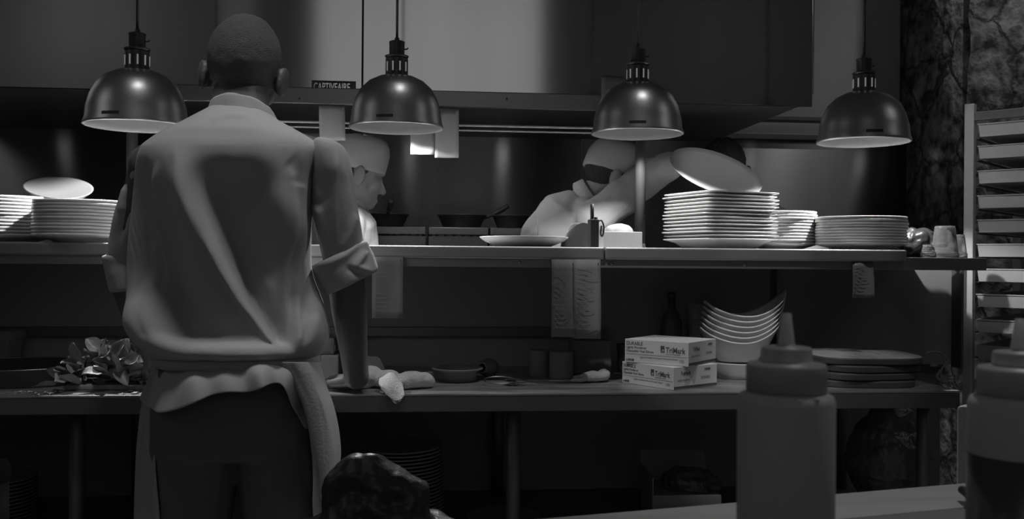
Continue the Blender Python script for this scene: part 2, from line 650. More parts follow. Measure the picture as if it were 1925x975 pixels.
# ------------------------------------------------------------------ ticket overshelf on two tube posts
OY = 3.05
over = thing('ticket_overshelf', 'steel ticket rail shelf carried by two bright tube posts over the pass', 'shelf', (W(247, 300, OY).x, OY, BZ))
ox0, ox1 = W(236, 180, OY).x, W(1196, 190, OY).x
zt0, zb0 = W(700, 168, OY).z, W(700, 199, OY).z
O('shelf_panel', BX(ox0, ox1, OY, OY+.16, zt0-.006, zt0), M['steel'], over, False)
O('front_rail', BX(ox0, ox1, OY-.012, OY, zb0, zt0, .003), M['steel'], over, False)
zr = W(700, 236, OY+.03).z
bm = bmesh.new()
tube(bm, [(ox0, OY+.02, zr+.006), (ox1, OY+.02, zr+.006)], .004, 8)
tube(bm, [(ox0, OY+.03, zr-.009), (ox1, OY+.03, zr-.009)], .003, 8)
O('ticket_rod', bm, M['rod'], over)
for px in (248, 1204):
    x = W(px, 300, OY+.03).x
    bm = bmesh.new()
    tube(bm, [(x, OY+.03, BZ), (x, OY+.03, zt0-.006)], .0175, 20)
    O('post', bm, M['tube'], over)
    bm = bmesh.new()
    lathe(bm, [(.03, 0), (.03, .004), (.02, .008), (.0178, .02)], 20, Matrix.Translation((x, OY+.03, BZ)))
    O('post_foot', bm, M['tube'], over)
for px in (563, 953):
    p = W(px, 186, OY-.012)
    bm = bmesh.new()
    ellipsoid(bm, p, (.004, .004, .005))
    O('screw', bm, M['tube'], over)


def ticket(px0, px1, py0, py1, Y, label, m='paper', curl=.01, lines=0, skew=0):
    a, b = W(px0, py0, Y), W(px1, py1, Y)
    cx = (a.x+b.x)/2
    w = b.x-a.x
    t = thing('order_ticket', label, 'ticket', (cx, Y, b.z), 0, 'paper order tickets')
    h = a.z-b.z
    rows = []
    for th in (0, .0005):
        g = []
        for i in range(9):
            v = i/8
            r = []
            for k in range(7):
                u = k/6
                x = (u-.5)*w + skew*(1-v)
                y = curl*math.sin(v*2.6)*(.6+.4*u)+.004*math.sin(u*5+v*3)+th
                r.append(Vector((x, -y, h*(1-v))))
            g.append(r)
        rows.append(g)
    bm = bmesh.new()
    V = [[[bm.verts.new(p) for p in r] for r in g] for g in rows]
    for s, g in enumerate(V):
        for i in range(8):
            for k in range(6):
                q = (g[i][k], g[i][k+1], g[i+1][k+1], g[i+1][k])
                bm.faces.new(q if s == 0 else q[::-1])
    for i in range(8):
        for k in (0, 6):
            bm.faces.new((V[0][i][k], V[0][i+1][k], V[1][i+1][k], V[1][i][k]))
    for k in range(6):
        for i in (0, 8):
            bm.faces.new((V[0][i][k], V[0][i][k+1], V[1][i][k+1], V[1][i][k]))
    O('sheet', bm, M[m], t, local=True)
    if lines:
        bm = bmesh.new()
        rnd = random.Random(px0)
        for i in range(lines):
            v = .12+.76*i/max(1, lines-1)
            if rnd.random() < .2:
                continue
            u0 = .08
            u1 = rnd.uniform(.35, .9)
            y = curl*math.sin(v*2.6)*(.6+.4*.5)+.007
            box(bm, (u0-.5)*w, (u1-.5)*w, -y-.0012, -y-.0006, h*(1-v), h*(1-v)+.0016)
        O('print', bm, M['ink_soft'], t, False, True)
    return t


ticket(602, 650, 199, 265, OY-.02, 'white order ticket hanging beside the chef, right of his shoulder', skew=-.004)
ticket(772, 816, 228, 291, OY-.02, 'short white order ticket hanging just behind the second lamp')
ticket(818, 862, 204, 297, OY-.022, 'long white order ticket at the right rim of the second lamp')
p = W(1130, 142, OY-.016)
ticket(1130, 1176, 142, 190, OY-.016, 'printed ticket standing on the rail end behind the third lamp', 'paper_shaded', .002, 6)
ticket(700, 757, 482, 598, SY0-.024, 'printed sheet hanging under the shelf beside the chef forearm', 'paper_shaded', .006, 12)
ticket(1037, 1080, 487, 633, SY0-.024, 'left strip of the pair of long receipts under the shelf', 'paper_shaded', .006, 14)
ticket(1079, 1128, 487, 636, SY0-.026, 'right strip of the pair of long receipts under the shelf', 'paper_shaded', .008, 14)
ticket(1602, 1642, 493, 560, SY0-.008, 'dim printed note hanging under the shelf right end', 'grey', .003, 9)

# ------------------------------------------------------------------ heat lamps


def heat_lamp(px, pyrim, dia_px, label, first=[None]):
    D = .28
    Z = D*FPX/dia_px
    d = (FW*FPX + RT*(px-962.5) + UU*(487.5-pyrim))/FPX
    P = CAM + d*Z
    if first[0] is not None:
        r = dup(first[0], P, 0, label)
    else:
        t = thing('heat_lamp', label, 'lamp', P, 0, 'heat lamps over the pass')
        first[0] = t
        R = D/2
        bm = bmesh.new()
        prof = [(R, 0), (R+.003, .001), (R+.003, .006), (R*.985, .02), (R*.965, .05), (R*.90, .085), (R*.78, .118), (R*.60, .142), (R*.40, .156), (.034, .160)]
        ins = [(r-.0025, z-.002) for r, z in prof[3:]][::-1]
        lathe(bm, prof+ins+[(R-.003, .002), (R, 0)], 72, cap=False)
        me_in = set()
        o = O('lamp_shade', bm, [M['lamp'], M['lampin']], t, local=True)
        n = 72
        for p in o.data.polygons:
            c = p.center
            rr = math.hypot(c.x, c.y)
            nr = (p.normal.x*c.x+p.normal.y*c.y)
            if (nr < 0 or p.normal.z < -.2) and not (c.z < .004 and rr > R):
                p.material_index = 1
        bm = bmesh.new()
        lathe(bm, [(.030, .158), (.034, .160), (.034, .212), (.031, .215), (.020, .215), (.020, .160)], 32)
        lathe(bm, [(.033, .215), (.036, .219), (.036, .221), (.024, .222)], 32)
        o = O('socket_collar', bm, M['socket'], t, local=True)
        crease(o)
        bm = bmesh.new()
        for k in range(10):
            a = 2*math.pi*(k+.5)/10
            box(bm, -.0022, .0022, -.0352, -.0335, .172, .200, mtx=Matrix.Rotation(a, 4, 'Z'))
        O('vent_slots', bm, M['slot'], t, False, True)
        bm = bmesh.new()
        lathe(bm, [(.022, .220), (.023, .224), (.023, .258), (.024, .260), (.024, .264), (.020, .266), (.008, .267), (.007, .276), (.004, .278)], 28)
        crease(O('stem_cap', bm, M['socket'], t, local=True))
        bm = bmesh.new()
        tube(bm, [(.02, 0, .242), (.031, 0, .243), (.034, 0, .247)], .0022, 6)
        O('switch', bm, M['rubber'], t, local=True)
        bm = bmesh.new()
        tube(bm, [(0, 0, .276), (0, 0, 4.1-P.z)], .0042, 10)
        O('cord', bm, M['rubber'], t, local=True)
        bm = bmesh.new()
        lathe(bm, [(.018, .15), (.02, .13), (.045, .098), (.047, .09), (.042, .084), (.001, .080)], 24)
        O('bulb', bm, M['bulb'], t, local=True)
        # small maker plate near the rim
        bm = bmesh.new()
        for k in range(8):
            a0 = -.40+.045*k
            a1 = a0+.045
            rr = R*.978+.003
            q = [Vector((rr*math.sin(a), -rr*math.cos(a), z)) for a, z in ((a0, .012), (a1, .012), (a1, .024), (a0, .024))]
            for v in q[2:]:
                v.x *= .992
                v.y *= .992
            bm.faces.new([bm.verts.new(v) for v in q])
        O('maker_plate', bm, M['rubber'], t, local=True)
    return P


LAMPS = [(257, 238, 185, 'heat lamp dome hanging left of the chef'), (745, 242, 173, 'heat lamp dome hanging right of the chef, before the tickets'),
         (1198, 253, 169, 'heat lamp dome hanging above the bright tube post by the bending cook'), (1623, 268, 166, 'heat lamp dome hanging near the pan rack on the right')]
for i, (a, b, c, lab) in enumerate(LAMPS):
    P = heat_lamp(a, b, c, lab)
    lamp('heat_bulb', 'SPOT', (P.x, P.y, P.z+.070), (P.x, P.y, 0), (32.0, 27.0, 15.0, 26.0)[i], .012, 124, .25)
    lamp('heat_bulb_glow', 'POINT', (P.x, P.y, P.z+.055), (P.x, P.y, 0), .09, .01)

# ------------------------------------------------------------------ china


def plate_proto(name, label, cat, group, prof, sq=None, seg=48):
    bm = bmesh.new()
    lathe(bm, prof, seg, None, sq)
    o = O(name, bm, M['china'])
    tag(o, label, cat, group)
    return o


def stack(proto, px, Y, z0, n, pitch, rz, where, kind, jit=.002, seed=1):
    rnd = random.Random(seed)
    c = W(px, 470, Y)
    for k in range(n):
        i = n-1-k
        lab = '%s, %s, %s' % (kind, ordn(i, n), where)
        loc = Vector((c.x+rnd.uniform(-jit, jit), Y+rnd.uniform(-jit, jit), z0+k*pitch))
        if k == 0 and not proto.get('used'):
            proto['used'] = 1
            proto.location = loc
            proto.rotation_euler.z = rz
            proto['label'] = lab
        else:
            o = dup(proto, loc, rz+rnd.uniform(-.03, .03), lab)
    return


def plate_prof(r, h=.020, th=.0064):
    return [(.001, .002), (r*.50, .002), (r*.52, 0), (r*.57, 0), (r*.60, .004), (r*.80, h*.55), (r*.985, h-.003), (r, h-.001), (r*.995, h+th-.002), (r*.975, h+th-.002),
            (r*.80, h*.55+th+.001), (r*.62, .007), (.001, .006)]


A = plate_proto('dinner_plate', '', 'plate', 'round plates stacked on the left of the pass', plate_prof(.135))
stack(A, 12, 2.86, BZ+.001, 12, .0098, 0, 'rear stack at far left of pass', 'white round plate', seed=2)
A2 = A.copy(); A2['used'] = 0; COL.objects.link(A2)
A2['group'] = 'round plates stacked on the left of the pass'
stack(A2, 158, 2.74, BZ+.001, 11, .0092, 0, 'front stack beside the chef', 'white round plate', seed=3)
# square dishes in the tall stack
S = plate_proto('square_dish', '', 'dish', 'tall stack of square dishes', [(.001, .002), (.078, .002), (.08, 0), (.084, 0), (.092, .004), (.112, .020), (.131, .0265), (.141, .029), (.1415, .0318),
                                                                           (.130, .0300), (.110, .0240), (.088, .008), (.001, .006)], sq=7, seg=96)
cS = W(1352, 470, 2.90)
rnd = random.Random(5)
NS = 14
for k in range(NS):
    lab = 'white square dish in the tall stack, %s' % ordn(NS-1-k, NS)
    loc = (cS.x+rnd.uniform(-.004, .004), 2.90+rnd.uniform(-.003, .003), BZ+.001+k*.0111)
    rz = math.radians(19+rnd.uniform(-1.2, 1.2))
    if k == 0:
        S.location = loc
        S.rotation_euler.z = rz
        S['label'] = lab
    else:
        dup(S, loc, rz, lab)
B = plate_proto('side_plate', '', 'plate', 'round plates behind the square dishes', plate_prof(.115))
stack(B, 1468, 3.0, BZ+.001, 11, .0102, 0, 'small stack right of square dishes', 'white round plate', seed=6)
C_ = plate_proto('dinner_plate', '', 'plate', 'round plates stacked on the right of the pass', plate_prof(.140))
stack(C_, 1618, 2.86, BZ+.001, 10, .0090, 0, 'wide stack left of clear tumbler', 'white round plate', seed=7)
# lone shallow bowl on the pass
c = W(985, 460, 2.78)
bm = bmesh.new()
lathe(bm, [(.001, .002), (.07, .002), (.072, 0), (.080, 0), (.088, .004), (.118, .016), (.132, .026), (.1335, .030), (.130, .0305), (.112, .020), (.08, .008), (.001, .006)], 64, Matrix.Translation((c.x, 2.78, BZ+.001)))
tag(O('shallow_bowl', bm, M['china']), 'single white shallow bowl standing alone on the middle of the pass', 'bowl')
# tilted dish at the far left, resting on the stacks
c = W(110, 371, 2.90)
bm = bmesh.new()
lathe(bm, [(.001, .0), (.05, .0), (.075, .012), (.095, .03), (.097, .034), (.090, .032), (.05, .008), (.001, .006)], 48)
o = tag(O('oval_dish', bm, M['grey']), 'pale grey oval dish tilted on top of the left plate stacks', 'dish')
o.location = c
o.scale = (1, .9, 1)
o.rotation_euler = (math.radians(24), math.radians(9), 0)

# stacked winged bowls
cB = W(1395, 640, 2.74)


def winged(bm, rx, ry, lift, base):
    seg = 56
    def ring(s, z, w, flat=0):
        r = []
        for i in range(seg):
            t = 2*math.pi*i/seg
            c_, s_ = math.cos(t), math.sin(t)
            k = (abs(c_)**2.6+abs(s_)**2.6)**(-1/2.6)
            x = rx*s*k*c_
            y = ry*s*k*s_
            e = abs(c_)**2.2*(1.35 if c_ > 0 else .75)
            r.append(Vector((x*(1+.10*w*(c_ > 0)*abs(c_)), y, z+lift*w*e)))
        return r
    rs = [ring(.01, .002, 0), ring(.42, .002, 0), ring(.45, 0, 0), ring(.5, 0, 0), ring(.6, base*.25, .08), ring(.8, base*.6, .4), ring(.97, base*.97, .95), ring(1, base, 1),
          ring(.985, base+.004, 1), ring(.95, base*.97, .93), ring(.78, base*.62+.004, .4), ring(.5, .010, .05), ring(.01, .008, 0)]
    ring_loft(bm, rs)


bm = bmesh.new()
winged(bm, .118, .085, .058, .058)
o0 = O('winged_bowl', bm, M['china'])
tag(o0, '', 'bowl', 'winged bowls stacked on the counter')
NB = 6
for k in range(NB):
    lab = 'white bowl with upswept wing, %s of the bowl stack behind the cartons' % ordn(NB-1-k, NB)
    loc = (cB.x+.003*k, 2.78, CZ+.050+k*.0160)
    if k == 0:
        o0.location = loc
        o0['label'] = lab
        o0.rotation_euler.z = math.radians(-6)
    else:
        dup(o0, loc, math.radians(-6), lab)
bm = bmesh.new()
lathe(bm, [(.001, .003), (.055, .003), (.057, 0), (.066, 0), (.075, .01), (.098, .045), (.1, .049), (.096, .049), (.07, .012), (.001, .008)], 48, Matrix.Translation((cB.x+.004, 2.78, CZ+.0005)))
tag(O('round_bowl', bm, M['china']), 'dim round bowl under the winged bowl stack', 'bowl')

# plates on the undershelf
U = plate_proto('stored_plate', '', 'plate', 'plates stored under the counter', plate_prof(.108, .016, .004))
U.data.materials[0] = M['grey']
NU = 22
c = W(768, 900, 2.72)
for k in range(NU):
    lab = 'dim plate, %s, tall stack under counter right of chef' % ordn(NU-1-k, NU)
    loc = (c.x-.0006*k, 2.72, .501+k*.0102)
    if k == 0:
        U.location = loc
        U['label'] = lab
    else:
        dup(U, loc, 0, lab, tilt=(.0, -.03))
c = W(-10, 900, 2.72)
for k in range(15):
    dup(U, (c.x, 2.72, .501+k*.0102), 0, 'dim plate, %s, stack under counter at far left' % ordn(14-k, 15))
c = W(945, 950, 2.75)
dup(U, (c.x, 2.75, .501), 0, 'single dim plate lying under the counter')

# ------------------------------------------------------------------ things on the pass shelf
# walkie talkie
c = W(1115, 460, 2.72)
t = thing('two_way_radio', 'black two-way radio with antenna standing on the pass', 'radio', (c.x, 2.72, BZ+.0005), math.radians(12))
bm = BX(-.014, .014, -.013, .013, 0, .083, .004)
O('body', bm, M['rubber'], t, False, True)
bm = bmesh.new()
tube(bm, [(-.004, 0, .08), (-.004, 0, .128)], .0055, 10)
O('antenna', bm, M['rubber'], t, local=True)
bm = bmesh.new()
tube(bm, [(.008, 0, .082), (.008, 0, .090)], .005, 10)
O('dial', bm, M['rubber'], t, local=True)
bm = bmesh.new()
tube(bm, spline([(.013, 0, .075), (.026, 0, .08), (.034, 0, .06), (.03, 0, .035), (.024, 0, .04), (.026, 0, .065)]), .0025, 6)
O('belt_clip', bm, M['rubber'], t, local=True)
# tape dispenser-like half round
c = W(1085, 460, 2.80)
t = thing('tape_dispenser', 'grey rounded tape dispenser left of the two-way radio', 'dispenser', (c.x, 2.80, BZ+.0005))
bm = bmesh.new()
pr = [(-.048, 0), (-.044, .022), (-.032, .048), (-.012, .066), (.012, .076), (.03, .072), (.03, 0)]
ring_loft(bm, [[Vector((x, y, z)) for x, z in pr] for y in (-.028, .028)])
bmesh.ops.bevel(bm, geom=bm.edges[:], offset=.003, segments=2, affect='EDGES')
O('body', bm, M['grey'], t, False, True)
bm = bmesh.new()
lathe(bm, [(.014, -.012), (.026, -.012), (.026, .012), (.014, .012)], 24, Matrix.Translation((-.002, 0, .05)) @ Matrix.Rotation(math.pi/2, 4, 'X'))
O('tape_roll', bm, M['paper_shaded'], t, local=True)
# ticket spike
c = W(1011, 445, 2.9)
t = thing('receipt_spike', 'thin upright receipt spike behind the shallow bowl', 'spike', (c.x, 2.9, BZ+.0005))
bm = bmesh.new()
tube(bm, [(0, 0, .004), (0, 0, .10)], .0012, 6)
O('needle', bm, M['iron'], t, local=True)
bm = bmesh.new()
lathe(bm, [(.03, 0), (.03, .004), (.001, .006)], 24)
O('base', bm, M['iron'], t, local=True)
# white box with napkin bundle by the post
a, b = W(1132, 430, 2.92), W(1204, 462, 2.92)
t = thing('napkin_box', 'white carton of folded napkins beside the tube post', 'box', ((a.x+b.x)/2, 2.93, BZ+.0005))
w = (b.x-a.x)/2
bm = BX(-w, w, -.035, .05, 0, .053, .002)
O('carton', bm, M['card'], t, False, True)
bm = bmesh.new()
ellipsoid(bm, (-.005, .01, .052), (w*.8, .04, .028))
bm = remesh(bm, .004, 2)
displace(bm, lambda co, n: .003*noise.noise(co*60))
O('napkins', bm, M['paper'], t, local=True)

# tumbler, small glass, wrapped dark bundle at the right of the pass
def tumbler(px, Y, r, h, label, up=True):
    c = W(px, 480, Y)
    t = thing('tumbler', label, 'tumbler', (c.x, Y, SZ+.0005), 0, 'clear tumblers on the pass')
    bm = bmesh.new()
    k = 1.0
    prof = [(.001, h), (r*.70, h), (r*.74, h-.006), (r*.97, .014), (r*1.02, .012), (r*1.04, 0), (r*.98, 0), (r*.93, .012), (r*.70, h-.008), (.001, h-.004)]
    lathe(bm, prof, 40)
    O('wall', bm, M['glass'], t, local=True)
    bm = bmesh.new()
    lathe(bm, [(r*.98, .012), (r*1.045, .012), (r*1.045, .016), (r*.98, .016), (r*.98, .012)], 40, cap=False)
    O('rim_band', bm, M['glass'], t, local=True)
    return t


tumbler(1776, 2.78, .041, .100, 'clear upside-down plastic tumbler at the right end of the pass')
tumbler(1745, 2.74, .022, .040, 'small clear glass left of the large tumbler')
tumbler(1800, 2.98, .030, .080, 'clear tumbler in shadow behind the large tumbler')
bm = bmesh.new()
c = W(1722, 455, 2.95)
ellipsoid(bm, (c.x, 2.95, SZ+.045), (.075, .07, .045))
ellipsoid(bm, (c.x+.04, 2.92, SZ+.03), (.05, .05, .03))
bm = remesh(bm, .004, 3)
displace(bm, lambda co, n: .012*noise.noise(co*26)+.005*noise.noise(co*60))
zmin = min(v.co.z for v in bm.verts)
bm.transform(Matrix.Translation((0, 0, SZ+.001-zmin)))
tag(O('wrapped_bundle', bm, M['gloss']), 'glossy black plastic wrapped bundle between plates and tumbler', 'bag')

# ------------------------------------------------------------------ things on the counter


def carton(corner, az, L, D_, H, label, z0):
    """corner: near vertical edge; long face runs to the left-back, short face to the right"""
    t = thing('glove_carton', label, 'carton', (corner[0], corner[1], z0), az, 'glove cartons on the counter')
    O('carton', BX(-L, 0, 0, D_, 0, H, .0012), M['card'], t, False, True)
    R = WM[t.name]
    F = R @ Matrix.Rotation(math.pi/2, 4, 'X')

    def tx(s, size, x, z, m='ink', bold=0, sq=1):
        text(s, size, M[m], t, R @ Matrix.Translation((x, -.0008, z)) @ Matrix.Rotation(math.pi/2, 4, 'X'), 'lettering', bold, sq)
    k = H/.062
    tx('TriMark', .021*k, -L*.345, H*.52, bold=.0003, sq=.8)
    tx('Raising Your Expectations', .004*k, -L*.345, H*.44, 'ink_soft')
    tx('DURABLE', .013*k, -L*.975, H*.76, sq=.9)
    tx('Lightly Powdered', .0085*k, -L*.975, H*.61)
    tx('Disposable Vinyl Gloves', .0085*k, -L*.975, H*.46)
    tx('LARGE', .008*k, -L*.975, H*.07, bold=.0004)
    tx('Lightly Powdered General Purpose Gloves', .0065*k, -L*.76, H*.22, 'ink_soft')
    tx('100', .011*k, -L*.15, H*.14, 'ink_soft')
    bm = bmesh.new()
    box(bm, -L*.425, -L*.365, -.0012, -.0002, H*.52, H*.80)
    O('emblem', bm, M['ink'], t, False, True)
    bm = bmesh.new()
    box(bm, -L*.42, -L*.372, -.0016, -.001, H*.55, H*.565)
    box(bm, -L*.40, -L*.372, -.0016, -.001, H*.60, H*.64, mtx=None)
    O('emblem', bm, M['card'], t, False, True)
    bm = BX(-L*.975, -.003, -.0011, -.0002, H*.365, H*.375)
    O('rule_line', bm, M['ink_soft'], t, False, True)
    # end face
    E = R @ Matrix.Translation((.0008, 0, 0)) @ Matrix.Rotation(math.pi/2, 4, 'Z') @ Matrix.Rotation(math.pi/2, 4, 'X')
    text('TriMark', .015*k, M['ink'], t, E @ Matrix.Translation((D_*.16, H*.62, 0)), 'lettering', 0, .8)
    text('Lightly Powdered', .007*k, M['ink_soft'], t, E @ Matrix.Translation((D_*.09, H*.38, 0)))
    text('DURABLE', .009*k, M['ink_soft'], t, E @ Matrix.Translation((D_*.62, H*.42, 0)))
    text('LARGE', .008*k, M['ink'], t, E @ Matrix.Translation((D_*.70, H*.78, 0)), bold=.0003)
    O('end_band', BX(.0002, .0010, .002, D_-.002, .002, H*.14), M['ink'], t, False, True)
    return t


c1 = W(1266, 732, 2.495)
carton((c1.x, 2.495), math.radians(-58), .20, .18, .062, 'white lower glove carton beneath the other, in front of the bowls', CZ+.0005)
c2 = W(1294, 690, 2.505)
carton((c2.x, 2.505), math.radians(-42), .20, .18, .066, 'white upper glove carton with lifted lid, on top of the other', CZ+.0635)

# thermal paper rolls


def roll(px, py, Y, r, h, label):
    c = W(px, py, Y)
    t = thing('paper_roll', label, 'roll', (c.x, Y, CZ+.0005), 0, 'till paper rolls standing on the counter')
    bm = bmesh.new()
    lathe(bm, [(r*.3, 0), (r, 0), (r, h), (r*.97, h+.0008), (r*.3, h+.0008)], 40)
    crease(O('paper', bm, M['paper_shaded'], t, local=True))
    bm = bmesh.new()
    lathe(bm, [(r*.2, .001), (r*.3, .001), (r*.3, h+.0012), (r*.2, h+.0012)], 24)
    O('core', bm, M['carddark'], t, local=True)


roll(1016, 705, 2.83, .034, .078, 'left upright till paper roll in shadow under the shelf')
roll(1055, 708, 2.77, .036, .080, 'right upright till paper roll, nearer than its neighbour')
a, b = W(1080, 690, 2.86), W(1150, 690, 2.86)
tag(O('storage_tub', BX(a.x, b.x, 2.86, 2.98, CZ+.0005, CZ+.105, .006), M['grey'], None, False), 'grey square storage tub behind the paper rolls', 'tub')
c = W(1175, 690, 2.9)
bm = bmesh.new()
lathe(bm, [(.022, 0), (.026, .09), (.0275, .09), (.0235, -.0), (.022, 0)], 24, Matrix.Translation((c.x, 2.9, CZ+.001)), cap=False)
lathe(bm, [(.001, .002), (.023, .002), (.023, .0005), (.001, .0005)], 24, Matrix.Translation((c.x, 2.9, CZ)))
tag(O('drinking_glass', bm, M['glass']), 'dim clear glass between storage tub and glove cartons', 'glass')
# tall can with label behind bowls, dark bottle
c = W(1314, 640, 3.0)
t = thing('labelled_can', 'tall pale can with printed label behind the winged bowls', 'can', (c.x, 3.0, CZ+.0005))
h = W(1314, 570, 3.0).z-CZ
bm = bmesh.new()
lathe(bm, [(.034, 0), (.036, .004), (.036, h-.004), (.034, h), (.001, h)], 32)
crease(O('can_body', bm, M['paper_shaded'], t, local=True))
bm = bmesh.new()
for z0, z1, a0, a1 in ((h*.55, h*.60, -.9, .3), (h*.64, h*.67, -.9, .5), (h*.7, h*.73, -.9, .2), (h*.78, h*.86, -1.0, .2), (h*.46, h*.52, -1.2, .8), (h*.9, h*.92, -.9, .3), (.02, h*.42, -1.2, .9)):
    n = 8
    for k in range(n):
        q = []
        for kk, zz in ((k, z0), (k+1, z0), (k+1, z1), (k, z1)):
            aa = a0+(a1-a0)*kk/n
            q.append(bm.verts.new((.0366*math.sin(aa), -.0366*math.cos(aa), zz)))
        bm.faces.new(q)
O('label_print', bm, M['ink_soft'], t, local=True)
c = W(1262, 640, 3.0)
t = thing('dark_bottle', 'tall dark bottle in shadow left of the labelled can', 'bottle', (c.x, 3.0, CZ+.0005))
bm = bmesh.new()
lathe(bm, [(.001, 0), (.033, 0), (.035, .005), (.035, .15), (.026, .18), (.013, .20), (.012, .235), (.001, .235)], 32)
O('body', bm, M['iron'], t, local=True)
bm = bmesh.new()
lathe(bm, [(.014, .233), (.014, .25), (.001, .252)], 20)
O('cap', bm, M['rubber'], t, local=True)

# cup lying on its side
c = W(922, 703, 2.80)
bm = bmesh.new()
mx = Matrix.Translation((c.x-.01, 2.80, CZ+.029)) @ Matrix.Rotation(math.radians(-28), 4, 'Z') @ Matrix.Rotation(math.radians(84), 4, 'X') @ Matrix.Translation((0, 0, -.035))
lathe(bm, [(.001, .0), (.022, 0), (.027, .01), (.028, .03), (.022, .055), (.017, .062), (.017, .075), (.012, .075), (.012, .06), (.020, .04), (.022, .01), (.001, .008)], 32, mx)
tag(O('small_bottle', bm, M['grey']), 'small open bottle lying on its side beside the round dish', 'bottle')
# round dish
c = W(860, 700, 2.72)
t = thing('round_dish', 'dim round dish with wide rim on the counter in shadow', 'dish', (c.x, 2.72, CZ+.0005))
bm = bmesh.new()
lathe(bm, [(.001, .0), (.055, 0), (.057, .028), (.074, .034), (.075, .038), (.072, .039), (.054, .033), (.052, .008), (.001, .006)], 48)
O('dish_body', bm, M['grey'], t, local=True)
# key ring / tongs
c = W(946, 712, 2.62)
t = thing('key_bunch', 'bunch of keys on a wire ring lying on the counter', 'keys', (c.x, 2.62, CZ+.0005))
bm = bmesh.new()
tube(bm, [(.045*math.cos(a*.2)-.01, .03*math.sin(a*.2), .014+.006*math.sin(a*.2)) for a in range(32)], .0018, 6)
O('ring', bm, M['steel'], t, local=True)
rnd = random.Random(9)
for k in range(8):
    a = rnd.uniform(-1.2, 1.2)
    x, y = .01+.035*rnd.random(), rnd.uniform(-.02, .02)
    m_ = Matrix.Translation((x, y, .003+.002*k)) @ Matrix.Rotation(a, 4, 'Z') @ Matrix.Rotation(rnd.uniform(-.1, .1), 4, 'Y')
    bm = bmesh.new()
    lathe(bm, [(.001, 0), (.010, 0), (.010, .002), (.001, .002)], 14, m_)
    box(bm, .008, .032, -.003, .003, 0, .002, mtx=m_)
    box(bm, .020, .024, -.006, -.003, 0, .002, mtx=m_)
    O('key', bm, M['steel'], t, False, True)
# small clip block
c = W(741, 712, 2.66)
t = thing('ticket_clip', 'small steel clip block beside the rolled towel', 'clip', (c.x+.10, 2.66, CZ+.0005))
O('block', BX(-.009, .009, -.01, .01, 0, .034, .002), M['steel_dim'], t, False, True)
bm = bmesh.new()
tube(bm, [(-.008, 0, .030), (-.03, 0, .031)], .0015, 6)
O('pin', bm, M['steel'], t, local=True)

# towels


def cloth_lump(name, parts, label, seed, voxel=.004, amp=.006, cat='towel', group='white towels on the counter', m='towel', zb=CZ+.0008):
    bm = bmesh.new()
    for c_, r_, rot in parts:
        ellipsoid(bm, c_, r_, rot)
    bm = remesh(bm, voxel, 3)
    off = Vector((seed*3.1, seed*1.7, 0))
    displace(bm, lambda co, n: amp*noise.noise(co*22+off)+amp*.6*abs(noise.noise(co*45+off))-amp*.25*(1-abs(noise.noise(Vector((co.x*30, co.y*12, co.z*50))+off)))**4)
    for v in bm.verts:
        if v.co.z < zb:
            v.co.z = zb
    return tag(O(name, bm, M[m]), label, cat, group)


def rz(d):
    return Matrix.Rotation(math.radians(d), 4, 'Z')


T = lambda px, py, Y: W(px, py, Y)
a = T(672, 715, 2.58)
cloth_lump('towel', [((a.x-.02, 2.60, CZ+.012), (.075, .06, .024), None), ((a.x+.03, 2.60, CZ+.03), (.045, .05, .026), rz(20)), ((a.x+.075, 2.58, CZ+.022), (.045, .035, .026), rz(-20))],
           'crumpled white towel bunched under the chef hand', 1)
a = T(775, 720, 2.56)
cloth_lump('towel', [((a.x-.03, 2.555, CZ+.020), (.035, .035, .022), rz(-20)), ((a.x+.0, 2.565, CZ+.023), (.045, .036, .024), rz(-10)), ((a.x+.03, 2.575, CZ+.020), (.03, .032, .021), rz(-10))],
           'rolled white towel just right of the chef hand', 2, amp=.004)
a = T(736, 735, 2.47)
bm = bmesh.new()
# drooping corner of cloth over the counter edge
prof = [(2.55, CZ+.030), (2.52, CZ+.038), (2.485, CZ+.030), (2.462, CZ+.010), (2.452, CZ-.003), (2.450, CZ-.012)]
rings = []
for i, (y, z) in enumerate(prof):
    w = [.018, .026, .032, .030, .026, .018][i]
    r = []
    for k in range(16):
        t_ = 2*math.pi*k/16
        r.append(Vector((a.x+.006*i-.015+w*math.cos(t_), y+.004*math.sin(t_)*(1 if i < 3 else 1), z+.006*math.sin(t_)+.006*math.sin(3*math.cos(t_)+i))))
    rings.append(r)
ring_loft(bm, rings)
tag(O('towel', bm, M['towel']), 'stained white cloth drooping over the counter edge between hand and rolled towel', 'towel', 'white towels on the counter')
a = T(1117, 708, 2.68)
cloth_lump('plastic_glove', [((a.x, 2.68, CZ+.015), (.045, .03, .016), None), ((a.x-.05, 2.66, CZ+.008), (.03, .008, .007), rz(10)), ((a.x-.035, 2.68, CZ+.012), (.03, .012, .01), rz(-10)), ((a.x+.03, 2.69, CZ+.018), (.02, .028, .018), None)],
           'crumpled white disposable glove in front of the storage tub', 4, .003, .004, 'glove', None)
# paper standing behind the hand
a = T(706, 700, 2.75)
bm = BX(a.x-.05, a.x+.05, -.003, .003, 0, .075, .002, mtx=None)
ring = None
bm.free()
bm = bmesh.new()
ring_loft(bm, [[Vector((a.x+x, 2.70+y, CZ+.001+z)) for x, z in ((-.05, 0), (.045, 0), (.015, .066), (.004, .072), (-.05, .072))] for y in (0, .012)])
tag(O('paper_pad', bm, M['paper_shaded'], None, False), 'pale paper pad standing behind the chef hand', 'pad')
